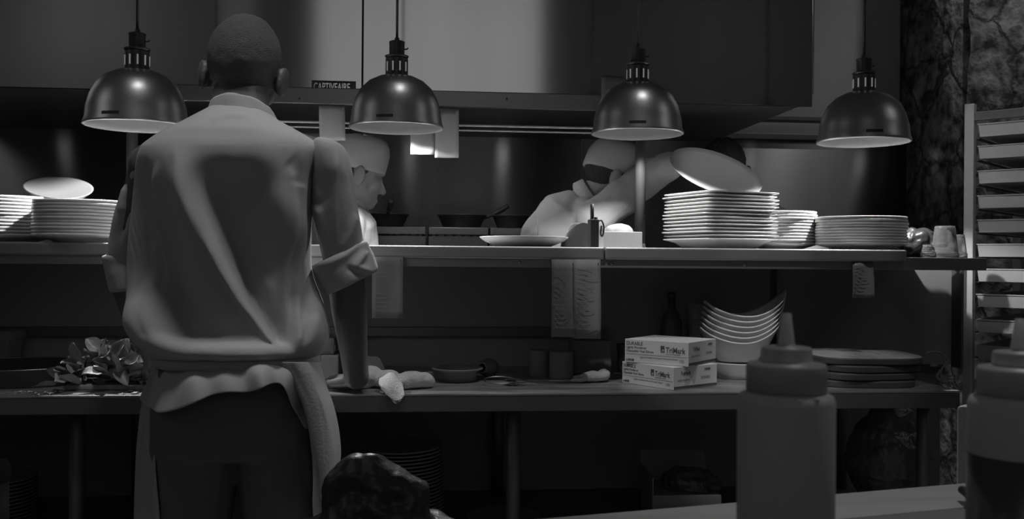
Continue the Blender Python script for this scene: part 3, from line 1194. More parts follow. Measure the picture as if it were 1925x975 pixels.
# dark appliance edge between chef and forearm
a = T(612, 670, 2.75)
t = thing('meal_printer', 'dark ticket printer on the counter between the chef and his forearm', 'printer', (a.x, 2.78, CZ+.0005))
O('case', BX(-.06, .04, -.06, .08, 0, .075, .006), M['black'], t, False, True)
O('cover', BX(-.055, .028, -.05, .07, .075, .125, .01), M['grey'], t, False, True)
O('latch', BX(.026, .032, -.062, -.05, .085, .105, .002), M['tube'], t, False, True)

# left end of counter: tray, tub
a = T(60, 700, 2.70)
t = thing('serving_tray', 'large dark oval tray with thin bright rim at the left of the counter', 'tray', (a.x-.05, 2.74, CZ+.0005))
bm = bmesh.new()
lathe(bm, [(.001, 0), (.19, 0), (.205, .045), (.212, .047), (.212, .05), (.203, .049), (.186, .006), (.001, .005)], 64)
for v in bm.verts:
    v.co.y *= .8
O('tray_body', bm, M['iron'], t, local=True)
bm = bmesh.new()
tube(bm, [(.212*math.cos(q*math.pi/32), .1696*math.sin(q*math.pi/32), .0505) for q in range(65)], .0015, 6)
O('rim', bm, M['steel'], t, local=True)
a = T(8, 690, 2.95)
t = thing('food_tub', 'grey lidded food tub at the far left of the counter', 'tub', (a.x-.03, 2.98, CZ+.0005))
bm = bmesh.new()
lathe(bm, [(.001, 0), (.05, 0), (.06, .10), (.001, .10)], 48, None, 6)
O('tub_body', bm, M['grey'], t, False, True)
bm = bmesh.new()
lathe(bm, [(.063, .10), (.064, .102), (.064, .125), (.06, .128), (.001, .128)], 48, None, 6)
O('lid', bm, M['grey'], t, False, True)
# wooden board under greens
a, b = T(118, 730, 2.55), T(270, 730, 2.55)
tag(O('prep_board', BX(a.x, b.x+.05, 2.56, 2.72, CZ+.0005, CZ+.014, .004), M['boardtop'], None, False), 'small pale board under the pile of greens', 'board')


def leaf(bm, c, L, Wd, rot, curl, seed):
    n, k = 7, 5
    g = []
    for i in range(n):
        u = i/(n-1)
        w = Wd*math.sin(math.pi*min(1, u*.92+.06))**.7
        row = []
        for j in range(k):
            v = (j/(k-1)-.5)*2
            p = Vector((u*L, v*w*.5, curl*L*(u*u)+abs(v)*w*.28+.05*L*math.sin(u*7+seed+v*3)))
            row.append(bm.verts.new(Vector(c)+rot @ p))
        g.append(row)
    for i in range(n-1):
        for j in range(k-1):
            bm.faces.new((g[i][j], g[i][j+1], g[i+1][j+1], g[i+1][j]))


bm = bmesh.new()
rnd = random.Random(11)
base = T(215, 730, 2.6)
for k in range(150):
    u = rnd.uniform(-1, 1)
    x = base.x+u*.118
    y = 2.60+rnd.uniform(-.06, .07)
    prof_h = .02+.078*(1-abs(u+.0)**2.2)
    z = CZ+.018+rnd.random()*prof_h*.85
    rot = Matrix.Rotation(rnd.uniform(0, 6.28), 3, 'Z') @ Matrix.Rotation(rnd.uniform(-1.1, .4), 3, 'Y') @ Matrix.Rotation(rnd.uniform(-1, 1), 3, 'X')
    leaf(bm, (x, y, z), rnd.uniform(.035, .06), rnd.uniform(.025, .045), rot, rnd.uniform(-.5, .6), k)
for px, py, Lx, ang in ((150, 665, .05, 100), (215, 660, .05, 60), (235, 668, .045, 20), (105, 705, .06, 200), (128, 690, .05, 160), (250, 740, .03, -80), (200, 715, .05, 250), (290, 680, .05, 40)):
    q = T(px, py+12, 2.54)
    rot = Matrix.Rotation(math.radians(-ang), 3, 'Y') @ Matrix.Rotation(1.2, 3, 'X')
    leaf(bm, (q.x, q.y, max(q.z, CZ+.012)), Lx, .034, rot, .3, px)
for v in bm.verts:
    v.co.z = max(v.co.z, CZ+.016)
o = tag(O('salad_greens', bm, M['leaf'], recalc=False), 'heap of loose leafy salad greens on the counter left of the chef', 'greens', kind='stuff')
bm = bmesh.new()
for k in range(26):
    q = T(rnd.choice((rnd.uniform(5, 60), rnd.uniform(70, 120), rnd.uniform(235, 265))), 736, rnd.uniform(2.475, 2.52))
    leaf(bm, (q.x, q.y, CZ+.002), rnd.uniform(.008, .02), .008, Matrix.Rotation(rnd.uniform(0, 6.28), 3, 'Z'), .1, k)
for v in bm.verts:
    v.co.z = max(v.co.z, CZ+.001)
tag(O('leaf_scraps', bm, M['board'], recalc=False), 'pale leaf scraps scattered along the front edge of the counter', 'scraps', kind='stuff')

# dark cutting boards, right
bd = [(1552, 1762, .0, 'top'), (1556, 1755, .1, 'second'), (1550, 1750, -.12, 'third'), (1548, 1748, .05, 'bottom')]
for k in range(4):
    x0, x1, dy, nm = bd[3-k]
    a, b = T(x0, 710, 2.52), T(x1, 710, 2.52)
    z0 = CZ+.001+k*.0215
    t = thing('cutting_board', 'dark round-edged cutting board, %s of the stack at the counter right end' % ('topmost' if k == 3 else ['bottom one', 'third from the top', 'second from the top'][k]), 'board', ((a.x+b.x)/2, 2.66, z0), math.radians([-6, 3, 5, -4][k]), 'dark cutting boards stacked on the counter')
    w = (b.x-a.x)/2
    bm = bmesh.new()
    lathe(bm, [(.99, 0), (1, .003), (1, .015), (.99, .018)], 72, None, 3.2)
    for v in bm.verts:
        v.co.x *= w*.98
        v.co.y *= .15
    O('board_body', bm, M['boarddark'], t, False, True)
    bm = bmesh.new()
    lathe(bm, [(.985, .0182), (.98, .0192)], 72, None, 3.2)
    for v in bm.verts:
        v.co.x *= w*.98
        v.co.y *= .15
    O('board_face', bm, M['boardtop'] if k == 3 else M['boarddark'], t, False, True)
# frayed twine
e = T(1758, 672, 2.60)
f = T(1790, 728, 2.50)
bm = bmesh.new()
rnd = random.Random(4)
for k in range(7):
    o_ = Vector((rnd.uniform(-.006, .006), rnd.uniform(-.006, .006), rnd.uniform(-.003, .003)))
    tube(bm, spline([Vector((e.x-.03, 2.60, CZ+.09))+o_, Vector((e.x+.005, 2.595, CZ+.096))+o_, Vector((e.x+.02, 2.575, CZ+.07))-o_, Vector((f.x-.02, 2.54, CZ+.03))+o_*1.5, Vector((f.x+.005, 2.51, CZ+.008))-o_*1.5]), .0022, 5)
for k in range(40):
    s = Vector((f.x-.005+rnd.uniform(-.018, .018), 2.515+rnd.uniform(-.02, .02), CZ+.006+rnd.random()*.03))
    tube(bm, [s, s+Vector((rnd.uniform(-.015, .018), rnd.uniform(-.01, .01), rnd.uniform(-.012, .01)))], .001, 4)
for v in bm.verts:
    v.co.z = max(v.co.z, CZ+.001)
tag(O('twine_bundle', bm, M['twine']), 'frayed grey twine trailing from the cutting boards to the counter corner', 'twine')

# faucet and soap canister beyond the counter end
a = T(1712, 680, 3.3)
fz = T(1712, 590, 3.3).z
t = thing('tap', 'dim gooseneck tap behind the cutting boards', 'tap', (a.x, 3.3, .9))
bm = bmesh.new()
tube(bm, spline([(0, 0, 0), (0, 0, fz-.9-.02), (.012, 0, fz-.9+.035), (.05, 0, fz-.9+.055), (.09, 0, fz-.9+.035), (.102, 0, fz-.9-.03)]), .010, 12)
O('spout', bm, M['steel_dim'], t, local=True)
bm = bmesh.new()
lathe(bm, [(.001, 0), (.03, 0), (.03, .01), (.02, .02), (.018, .05), (.001, .05)], 24)
O('base', bm, M['steel_dim'], t, local=True)
t = thing('sink_cabinet', 'dark sink cabinet in shadow beyond the counter end', 'cabinet', (a.x+.05, 3.4, 0))
O('body', BX(-.65, .05, -.13, .01, 0, .87, .003), M['black'], t, False, True)
O('sink_top', BX(-.66, .06, -.14, .02, .87, .8995, .003), M['steel_dim'], t, False, True)
a = T(1742, 640, 3.25)
t = thing('soap_canister', 'small dim steel canister beside the tap', 'canister', (a.x, 3.22, .9))
bm = bmesh.new()
lathe(bm, [(.001, 0), (.04, 0), (.042, .004), (.042, .12), (.036, .128), (.001, .13)], 32)
O('body', bm, M['steel'], t, local=True)
bm = bmesh.new()
lathe(bm, [(.012, .128), (.012, .145), (.001, .147)], 16)
O('cap', bm, M['rubber'], t, local=True)

# under the counter, right: carton and wrapped goods
a = T(1232, 940, 2.62)
t = thing('stock_carton', 'open dark carton under the counter with plastic showing', 'carton', (a.x+.10, 2.72, .5005), math.radians(-4))
O('carton', BX(-.10, .10, -.1, .1, 0, .10, .002), M['carddark'], t, False, True)
bm = bmesh.new()
m1 = Matrix.Translation((0, .1, .1)) @ Matrix.Rotation(math.radians(-60), 4, 'X')
box(bm, -.1, .1, 0, .003, 0, .09, mtx=Matrix.Translation((0, .09, .1)) @ Matrix.Rotation(math.radians(-20), 4, 'X'))
box(bm, -.1, -.097, -.1, .09, 0, .05, mtx=Matrix.Translation((-.0, 0, .1)) @ Matrix.Rotation(0, 4, 'Y'))
O('flap', bm, M['carddark'], t, False, True)
R = WM[t.name]
text('MIX-12 Master', .022, M['grey'], t, R @ Matrix.Translation((-.09, -.1008, .055)) @ Matrix.Rotation(math.pi/2, 4, 'X'))
bm = bmesh.new()
lathe(bm, [(.014, 0), (.018, 0), (.018, .001), (.014, .001), (.014, 0)], 28, Matrix.Translation((.075, -.101, .045)) @ Matrix.Rotation(math.pi/2, 4, 'X'), cap=False)
O('emblem', bm, M['grey'], t, False, True)
bm = bmesh.new()
ellipsoid(bm, (a.x+.13, 2.72, .60), (.09, .07, .06))
bm = remesh(bm, .005, 2)
displace(bm, lambda co, n: .02*noise.noise(co*18)+.008*noise.noise(co*50))
for v in bm.verts:
    v.co.z = max(v.co.z, .6015)
tag(O('plastic_liner', bm, M['wrap']), 'crumpled clear plastic liner rising from the open carton', 'bag')
a = T(1680, 850, 2.72)
bm = bmesh.new()
ellipsoid(bm, (a.x, 2.76, .66), (.115, .13, .16))
ellipsoid(bm, (a.x, 2.74, .78), (.07, .07, .08))
bm = remesh(bm, .006, 2)
displace(bm, lambda co, n: .014*noise.noise(co*16)+.01*abs(noise.noise(co*34)))
for v in bm.verts:
    v.co.z = max(v.co.z, .501)
    v.co.z = min(v.co.z, .868)
tag(O('wrapped_goods', bm, M['wrap']), 'dark goods wrapped in shiny film under the counter right end', 'bag')

# ------------------------------------------------------------------ sheet pan rack on the right
RY = 3.12
a0 = W(1823, 400, RY)
ang = math.radians(-48)
top = W(1823, 196, RY).z
rack = thing('pan_rack', 'aluminium sheet pan rack with rungs at the right edge of the kitchen', 'rack', (a0.x, RY, 0), ang)
RW, RD = .50, .62
for x, y in ((0, 0), (RW, 0), (0, RD), (RW, RD)):
    O('post', BX(x-.016, x+.016, y-.016, y+.016, .0, top, .003), M['pan_al'], rack, False, True)
for y in (0, RD):
    O('crossbar', BX(.016, RW-.016, y-.012, y+.012, top-.06, top-.03, .003), M['steel_dim'] if y == 0 else M['steel_dim'], rack, False, True)
lev = []
for y0 in (249, 290, 336, 382, 427, 472, 518, 565, 612, 660):
    lev.append(W(1838, y0, RY).z)
zz = lev[-1]-.083
while zz > .2:
    lev.append(zz)
    zz -= .083
for z in lev:
    for x in (.018, RW-.018):
        O('runner', BX(x-.008, x+.008, .016, RD-.016, z-.024, z-.020), M['steel_dim'], rack, False, True)
proto = None
words = ['topmost', 'second', 'third', 'fourth', 'fifth', 'sixth', 'seventh', 'eighth', 'ninth', 'tenth', 'eleventh', 'twelfth', 'thirteenth', 'fourteenth', 'fifteenth']
R4 = WM[rack.name]
for i, z in enumerate(lev[:10]):
    lab = 'aluminium sheet pan, %s in the rack on the right' % ('topmost' if i == 0 else words[i]+' from the top')
    loc = R4 @ Vector((RW/2, RD/2-.012, z-.0195))
    if proto is None:
        bm = bmesh.new()
        w_, d_ = RW/2-.03, RD/2
        def rr(w, d, z):
            return [Vector((sx_*w, sy_*d, z)) for sx_, sy_ in ((-1, -1), (1, -1), (1, 1), (-1, 1))]
        ring_loft(bm, [rr(w_-.004, d_-.004, 0), rr(w_, d_, .041), rr(w_+.003, d_+.003, .042), rr(w_+.003, d_+.003, .045), rr(w_-.003, d_-.003, .045), rr(w_-.008, d_-.008, .004)])
        proto = O('sheet_pan', bm, M['pan_al'], None, False)
        proto.location = loc
        proto.rotation_euler.z = ang
        tag(proto, lab, 'pan', 'sheet pans in the rack')
    else:
        dup(proto, loc, ang, lab)
for i, (dx, r) in enumerate(((-.08, .05), (.05, .06), (-.03, .07), (.09, .05))):
    z = lev[[3, 4, 4, 5][i]]-.0155
    loc = R4 @ Vector((RW/2+dx, RD/2-.1, z))
    cloth_lump('wrapped_loaf', [(loc+Vector((0, 0, .02)), (r, r*.9, .026), None)], ['wrapped pale loaf on the fourth sheet pan of the rack', 'large wrapped loaf on the fifth sheet pan of the rack', 'second wrapped loaf on the fifth sheet pan of the rack', 'wrapped pale loaf on the sixth sheet pan of the rack'][i], 20+i, .006, .006, 'bread', 'wrapped loaves in the pan rack', 'grey', zb=z)

# ------------------------------------------------------------------ people


def head_shape(bm, Mh, s=1.0, hairless=True):
    E = lambda c, r, rot=None, u=20, v=14: ellipsoid(bm, Mh @ (Vector(c)*s), tuple(q*s for q in r), Mh.to_3x3().to_4x4() @ (rot if rot else Matrix.Identity(4)), u, v)
    E((0, -.012, .045), (.080, .100, .100), None, 28, 20)
    E((0, .030, -.035), (.058, .066, .070))
    E((0, .074, -.080), (.026, .022, .020))
    E((0, .078, .038), (.050, .018, .014))
    E((0, .090, -.062), (.024, .012, .009))
    for sx_ in (-1, 1):
        E((.040*sx_, .062, -.010), (.026, .028, .026))
        E((.031*sx_, .083, .012), (.014, .010, .009))
        E((.092*sx_, -.012, -.002), (.010, .023, .038), Matrix.Rotation(math.radians(-22*sx_), 4, 'Z') @ Matrix.Rotation(math.radians(6*sx_), 4, 'Y'))
        E((.080*sx_, .006, -.006), (.010, .010, .022))
    cone(bm, Mh @ (Vector((0, .088, .022))*s), Mh @ (Vector((0, .112, -.022))*s), .008*s, .013*s)


def hair_shape(Mh, s=1.0, fuzz=.003, voxel=.004, nape=-.055):
    bm = bmesh.new()
    ellipsoid(bm, (0, -.014, .045), (.0835, .1045, .1045), None, 72, 56)
    for v in bm.verts:
        y, z = v.co.y, v.co.z
        line = nape if y < -.045 else (nape+(y+.045)/.05*(.0-nape) if y < .005 else (.0+(y-.005)/.06*.085))
        if z < line:
            k = min(1, (line-z)/.012)
            c = Vector((0, -.014, .045))
            v.co = c+(v.co-c)*(1-.10*k)
        else:
            v.co += (v.co-Vector((0, -.014, .045))).normalized()*(fuzz*noise.noise(v.co*90)+fuzz*.6*noise.noise(v.co*30))
        v.co *= s
    bm.transform(Mh)
    return bm


def hand_shape(bm, wrist, fwd, up, side, curl=.5, s=1.0, spread=.16):
    """side +1: thumb toward cross(fwd, up); fingers curl away from up"""
    f = Vector(fwd).normalized()
    u = Vector(up)
    u = (u-f*u.dot(f)).normalized()
    r = f.cross(u)*side
    w = Vector(wrist)
    kn = []
    for i, (off, L) in enumerate(((.030, .078), (.010, .084), (-.011, .079), (-.030, .064))):
        k = w+(f*.088+r*off)*s
        k -= f*(.0, -.004, .002, .012)[i]*s*1
        kn.append(k)
        cone(bm, w+f*.008*s+r*off*.5*s, k, .0150*s, .0115*s, 12)
        d = (f+r*(off/.03)*spread).normalized()
        a = 0
        p = k
        for j, (fr, ra, rb) in enumerate(((.46, .0100, .0090), (.30, .0090, .0082), (.24, .0082, .0070))):
            a += curl*(.45, .75, .5)[j]
            dd = d*math.cos(a)-u*math.sin(a)
            q = p+dd*(L*fr*s)
            cone(bm, p, q, ra*s, rb*s, 12)
            p = q
    t0 = w+(f*.020+r*.022-u*.004)*s
    t1 = t0+(f*.032+r*.026-u*.006)*s
    t2 = t1+(f*.030+r*.012-u*.010*curl)*s
    t3 = t2+(f*.024+r*.002-u*.012*curl)*s
    cone(bm, t0, t1, .016*s, .0115*s, 12)
    cone(bm, t1, t2, .0112*s, .0098*s, 12)
    cone(bm, t2, t3, .0098*s, .0082*s, 12)


def spine_loft(bm, pts, rad, right, n=28, ex=2.4):
    pts = [Vector(p) for p in pts]
    right = Vector(right).normalized()
    rings = []
    for i, p in enumerate(pts):
        t = (pts[min(i+1, len(pts)-1)]-pts[max(i-1, 0)]).normalized()
        r = (right-t*right.dot(t)).normalized()
        b = t.cross(r)
        ring = []
        for k in range(n):
            a = 2*math.pi*k/n
            c, s = math.cos(a), math.sin(a)
            kk = (abs(c)**ex+abs(s)**ex)**(-1/ex)
            ring.append(p+r*c*kk*rad[i][0]+b*s*kk*rad[i][1])
        rings.append(ring)
    ring_loft(bm, rings)


def PJ(co):
    d = co-CAM
    z = d.dot(FW)
    return 962.5+d.dot(RT)/z*FPX, 487.5-d.dot(UU)/z*FPX


def seg_dist(x, y, pl):
    best = (1e9, 0, 0)
    L = len(pl)-1
    for i in range(L):
        x0, y0 = pl[i]
        x1, y1 = pl[i+1]
        dx, dy = x1-x0, y1-y0
        t = max(0, min(1, ((x-x0)*dx+(y-y0)*dy)/(dx*dx+dy*dy)))
        ex, ey = x-x0-t*dx, y-y0-t*dy
        d = math.hypot(ex, ey)
        if d < best[0]:
            best = (d, 1 if dx*(y-y0)-dy*(x-x0) > 0 else -1, (i+t)/L)
    return best


def fold_fn(folds, blobs=(), nz=.0):
    def f(co, n):
        x, y = PJ(co)
        h = 0
        for pl, amp, wl, wr in folds:
            d, s, t = seg_dist(x, y, pl)
            w = wl if s > 0 else wr
            if d < 3*w:
                tp = min(1, 6*t+.15, 6*(1-t)+.15)
                h += amp*math.exp(-(d/w)**2)*tp
        for bx_, by_, rx_, ry_, amp in blobs:
            h += amp*math.exp(-((x-bx_)/rx_)**2-((y-by_)/ry_)**2)
        h += nz*noise.noise(Vector((x*.02, y*.012, 0)))
        return h*max(0, min(1, -n.y*2.5))
    return f


def rows_loft(bm, rows, n=72, ex=2.4, tilt=0):
    """rows: (py, xl, xr, y_back, y_front) silhouettes read at mid depth"""
    rings = []
    for py, xl, xr, yb, yf in rows:
        ym = (yb+yf)/2
        a, b = W(xl, py, ym), W(xr, py, ym)
        cx, rx_, ry_ = (a.x+b.x)/2, (b.x-a.x)/2, (yf-yb)/2
        z = (a.z+b.z)/2
        ring = []
        for k in range(n):
            t = 2*math.pi*k/n
            c, s = math.cos(t), math.sin(t)
            kk = (abs(c)**ex+abs(s)**ex)**(-1/ex)
            ring.append(Vector((cx+rx_*c*kk, ym+ry_*s*kk, z+tilt*c*kk*rx_)))
        rings.append(ring)
    ring_loft(bm, rings)


def interp_rows(rows, m=4):
    v = [Vector((r[0], r[1], r[2])) for r in rows]
    w = [Vector((r[3], r[4], 0)) for r in rows]
    a, b = spline(v, m), spline(w, m)
    return [(p.x, p.y, p.z, q.x, q.y) for p, q in zip(a, b)]


def sheet(grid, th=.003):
    """grid[row][col] of points, closed thin cloth"""
    bm = bmesh.new()
    R_, C_ = len(grid), len(grid[0])
    V = [[bm.verts.new(p) for p in r] for r in grid]
    for i in range(R_-1):
        for j in range(C_-1):
            bm.faces.new((V[i][j], V[i][j+1], V[i+1][j+1], V[i+1][j]))
    bm.normal_update()
    me = bpy.data.meshes.new('tmp')
    bm.to_mesh(me)
    bm.free()
    o = bpy.data.objects.new('tmp', me)
    COL.objects.link(o)
    s = o.modifiers.new('s', 'SOLIDIFY')
    s.thickness = th
    s.offset = 0
    q = o.modifiers.new('q', 'SUBSURF')
    q.levels = 1
    dg = bpy.context.evaluated_depsgraph_get()
    me2 = bpy.data.meshes.new_from_object(o.evaluated_get(dg))
    out = bmesh.new()
    out.from_mesh(me2)
    bpy.data.objects.remove(o)
    bpy.data.meshes.remove(me2)
    bpy.data.meshes.remove(me)
    return out


# ---- the standing chef
Q = lambda px, py, Y=2.23: W(px, py, Y)
chef = thing('person', 'person in white chef shirt seen from behind, leaning on the counter with one hand', 'person', (Q(440, 700).x, 2.25, 0))
hd = Q(458, 150, 2.30)
MH = Matrix.Translation(hd) @ Matrix.Rotation(math.radians(4.5), 4, 'Y') @ Matrix.Rotation(math.radians(-12), 4, 'X')
bm = bmesh.new()
head_shape(bm, MH, 1.03)
nb = Q(452, 250, 2.25)
spine_loft(bm, [nb, Q(452, 215, 2.26), Q(453, 185, 2.275), hd+Vector((0, .0, -.0))], [(.085, .07), (.068, .062), (.064, .060), (.062, .060)], (1, 0, 0))
shR, elR, wrR = Q(612, 308, 2.25), Q(650, 520, 2.29), Vector((Q(670, 722, 2.475).x, 2.475, .962))
shL, elL, wrL = Q(290, 312, 2.27), Q(234, 510, 2.35), Vector((Q(295, 700, 2.52).x, 2.53, .985))
pel = Q(448, 740, 2.27)
spine_loft(bm, [pel, Q(446, 640, 2.30), Q(440, 500, 2.31), Q(440, 380, 2.30), Q(440, 290, 2.275), Q(450, 250, 2.26)],
           [(.14, .09), (.13, .08), (.145, .085), (.155, .09), (.14, .08), (.08, .07)], (1, 0, 0))
cone(bm, Q(450, 280, 2.25), shR, .07, .058)
cone(bm, Q(430, 280, 2.25), shL, .07, .058)
limb(bm, [shR, elR], [.055, .046])
limb(bm, [elR, elR.lerp(wrR, .30), elR.lerp(wrR, .72), wrR], [.046, .045, .036, .033])
limb(bm, [shL, elL, elL.lerp(wrL, .35), wrL], [.055, .044, .042, .028])
hand_shape(bm, wrR+Vector((0, .0, -.006)), (-.30, 1, -.06), (0, 0, 1), -1, .25, 1.05, .28)
hand_shape(bm, wrL, (.35, .9, -.22), (0, 0, 1), 1, .45, 1.0)
hipL, hipR = pel+Vector((-.09, 0, -.02)), pel+Vector((.09, 0, -.02))
knL, knR = Vector((hipL.x-.02, 2.27, .50)), Vector((hipR.x+.03, 2.25, .50))
anL, anR = Vector((knL.x-.01, 2.23, .09)), Vector((knR.x+.02, 2.20, .09))
limb(bm, [hipL, knL, anL], [.085, .056, .04])
limb(bm, [hipR, knR, anR], [.085, .056, .04])
bm = remesh(bm, .0052, 3)
O('body', bm, M['skin'], chef)
O('hair', hair_shape(MH, 1.03, .0022), M['hair'], chef)

# shirt: torso
rows = [(204, 398, 500, 2.20, 2.36), (214, 386, 512, 2.175, 2.385), (226, 366, 526, 2.15, 2.395), (240, 340, 552, 2.13, 2.405), (254, 312, 578, 2.11, 2.41), (268, 288, 600, 2.10, 2.415),
        (284, 270, 606, 2.090, 2.42), (310, 258, 600, 2.082, 2.42), (345, 252, 592, 2.082, 2.42), (400, 246, 586, 2.088, 2.425), (455, 240, 584, 2.094, 2.43), (510, 237, 586, 2.098, 2.435),
        (550, 237, 600, 2.100, 2.435), (585, 242, 613, 2.098, 2.435), (615, 253, 619, 2.094, 2.435), (640, 266, 617, 2.090, 2.43), (657, 279, 609, 2.098, 2.425), (668, 290, 600, 2.118, 2.415), (677, 299, 596, 2.135, 2.405)]
bm = bmesh.new()
rows_loft(bm, interp_rows(rows, 4), 96, 2.35)
bm = remesh(bm, .0046, 3)
# drapery: how far the cloth swells or sinks, built up down the back
bands = [  # polyline, rise per metre, width left, width right, width factor at the end
    ([(338, 318), (366, 385), (404, 452), (440, 520), (476, 576), (514, 624), (548, 662)], 1.05, 18, 32, .4),
    ([(228, 530), (262, 578), (302, 618), (350, 640), (410, 650), (480, 658), (532, 665)], 1.5, 40, 34, .38),
    ([(545, 290), (535, 360), (560, 420)], .40, 40, 36, .7),
    ([(455, 512), (478, 500), (505, 508), (520, 530)], .40, 14, 12, .6),
    ([(268, 392), (250, 430), (239, 470)], .6, 9, 8, .6),
    ([(604, 545), (590, 600), (572, 650)], .5, 10, 9, .6),
    ([(556, 520), (562, 590), (556, 650)], .35, 8, 9, .6),
    ([(290, 310), (272, 340), (262, 372)], .5, 8, 8, .6),
]
sinks = [(436, 326, 56, 26, -.75), (326, 440, 42, 90, -.45), (505, 430, 56, 60, -.35), (420, 604, 70, 22, -.40), (330, 560, 60, 40, -.30), (560, 470, 20, 60, -.3), (520, 590, 18, 40, -.25)]
GX0, GY0, GS, GNX, GNY = 222, 272, 4, 104, 100
HG = [[0.]*GNX for _ in range(GNY)]
for gi in range(GNX):
    x = GX0+gi*GS
    acc = 0
    for gj in range(GNY):
        y = GY0+gj*GS
        S_ = 0
        for pl, amp, wl, wr, we in bands:
            d, sd, t = seg_dist(x, y, pl)
            w = (wl if sd > 0 else wr)*(1+(we-1)*t)
            if d < 3*w:
                S_ += amp*math.exp(-(d/w)**2)*min(1, (1.3 if amp < 1.2 else 6)*t+.40)
        for bx_, by_, rx_, ry_, amp in sinks:
            S_ += amp*math.exp(-((x-bx_)/rx_)**2-((y-by_)/ry_)**2)
        acc += S_*GS/800
        HG[gj][gi] = acc
    for gj in range(GNY):
        HG[gj][gi] -= acc*(gj/(GNY-1))
for _ in range(1):
    HG = [[(HG[j_][max(i_-1, 0)]+2*HG[j_][i_]+HG[j_][min(i_+1, GNX-1)])/4 for i_ in range(GNX)] for j_ in range(GNY)]
seams = fold_fn([([(380, 440), (408, 505), (446, 566), (494, 620), (540, 664)], .007, 5, 16), ([(455, 520), (478, 568), (512, 610), (540, 650)], -.005, 7, 5), ([(236, 540), (250, 590), (275, 640)], -.004, 5, 5), ([(410, 655), (480, 655), (540, 664)], .004, 5, 9), ([(592, 300), (584, 400), (582, 500)], -.006, 8, 8), ([(262, 300), (256, 360), (262, 410)], -.008, 8, 7), ([(390, 214), (425, 204), (470, 206), (500, 222)], -.003, 6, 6),
                 ([(395, 228), (430, 216), (465, 218)], .003, 6, 6), ([(540, 300), (565, 325), (560, 350)], -.004, 14, 18), ([(600, 540), (582, 600), (560, 650)], .006, 8, 10)], (), .003)


def drape(co, n):
    x, y = PJ(co)
    u, v = (x-GX0)/GS, (y-GY0)/GS
    h = 0
    if 0 <= u < GNX-1 and 0 <= v < GNY-1:
        i_, j_ = int(u), int(v)
        fu, fv = u-i_, v-j_
        h = (HG[j_][i_]*(1-fu)+HG[j_][i_+1]*fu)*(1-fv)+(HG[j_+1][i_]*(1-fu)+HG[j_+1][i_+1]*fu)*fv
    return h*max(0, min(1, -n.y*2.2))+seams(co, n)


displace(bm, drape)
shirt = O('shirt', bm, M['shirt'], chef)

# sleeves
def sleeve(rows, folds_):
    b = bmesh.new()
    rows_loft(b, interp_rows(rows, 4), 40, 2.1)
    b = remesh(b, .0042, 3)
    displace(b, fold_fn(folds_, (), .004))
    return O('sleeve', b, M['shirt'], chef)


sleeve([(262, 596, 612, 2.20, 2.30), (266, 590, 630, 2.185, 2.315), (274, 587, 645, 2.175, 2.32), (290, 585, 654, 2.17, 2.325), (320, 587, 662, 2.17, 2.325), (350, 585, 667, 2.18, 2.33), (390, 586, 673, 2.19, 2.34), (425, 594, 679, 2.20, 2.345),
        (455, 602, 684, 2.21, 2.35), (480, 606, 688, 2.22, 2.355), (505, 612, 690, 2.23, 2.36)],
       [([(634, 285), (630, 380), (632, 470)], .004, 5, 5), ([(652, 290), (668, 380), (680, 450)], -.003, 5, 4), ([(585, 385), (600, 400), (615, 450)], .006, 9, 7), ([(600, 330), (610, 370), (588, 390)], -.005, 9, 9), ([(640, 470), (660, 440), (672, 400)], .004, 9, 9)])
sleeve([(284, 276, 300, 2.22, 2.34), (296, 264, 318, 2.21, 2.36), (325, 248, 322, 2.22, 2.37), (360, 233, 316, 2.24, 2.38), (400, 221, 300, 2.255, 2.40), (440, 211, 290, 2.27, 2.42), (475, 205, 280, 2.28, 2.43), (500, 206, 275, 2.29, 2.44)],
       [([(262, 330), (240, 380), (226, 450)], -.006, 7, 6), ([(275, 330), (256, 390), (240, 450)], .005, 6, 6), ([(232, 350), (228, 400)], .004, 5, 5)])


def cuff(cpx, cpy, Y, axis, side_r, depth_r, hl, wob, fl):
    c = W(cpx, cpy, Y)
    ax = Vector(axis).normalized()
    yv = Vector((0, 1, 0))
    yv = (yv-ax*yv.dot(ax)).normalized()
    xv = yv.cross(ax)
    b = bmesh.new()
    prof = [(-1.0, .86), (-.99, .93), (-.93, .985), (-.80, 1.0), (-.45, .99), (0, 1.01), (.45, 1.0), (.8, .985), (.94, .96), (1.0, .91), (.98, .84)]
    rings = []
    for h, k in prof:
        ring = []
        for i in range(56):
            t = 2*math.pi*i/56
            w = 1+wob*math.sin(3*t+h*1.2)+wob*.6*math.sin(5*t+h*2)
            ring.append(c+ax*(h*hl)+(xv*math.cos(t)*side_r+yv*math.sin(t)*depth_r)*k*w)
        rings.append(ring)
    ring_loft(b, rings)
    b = remesh(b, .004, 2)
    displace(b, fold_fn(fl, (), .003))
    return O('rolled_cuff', b, M['shirt'], chef)


cuff(650, 503, 2.275, (.44, .06, -.88), .073, .066, .040, .02, [([(690, 470), (670, 500), (700, 512)], .007, 7, 6), ([(650, 500), (680, 518), (700, 520)], -.006, 7, 6), ([(610, 500), (650, 480), (678, 455)], .004, 6, 5)])
cuff(236, 508, 2.35, (.18, .1, -.97), .046, .060, .046, .02, [])

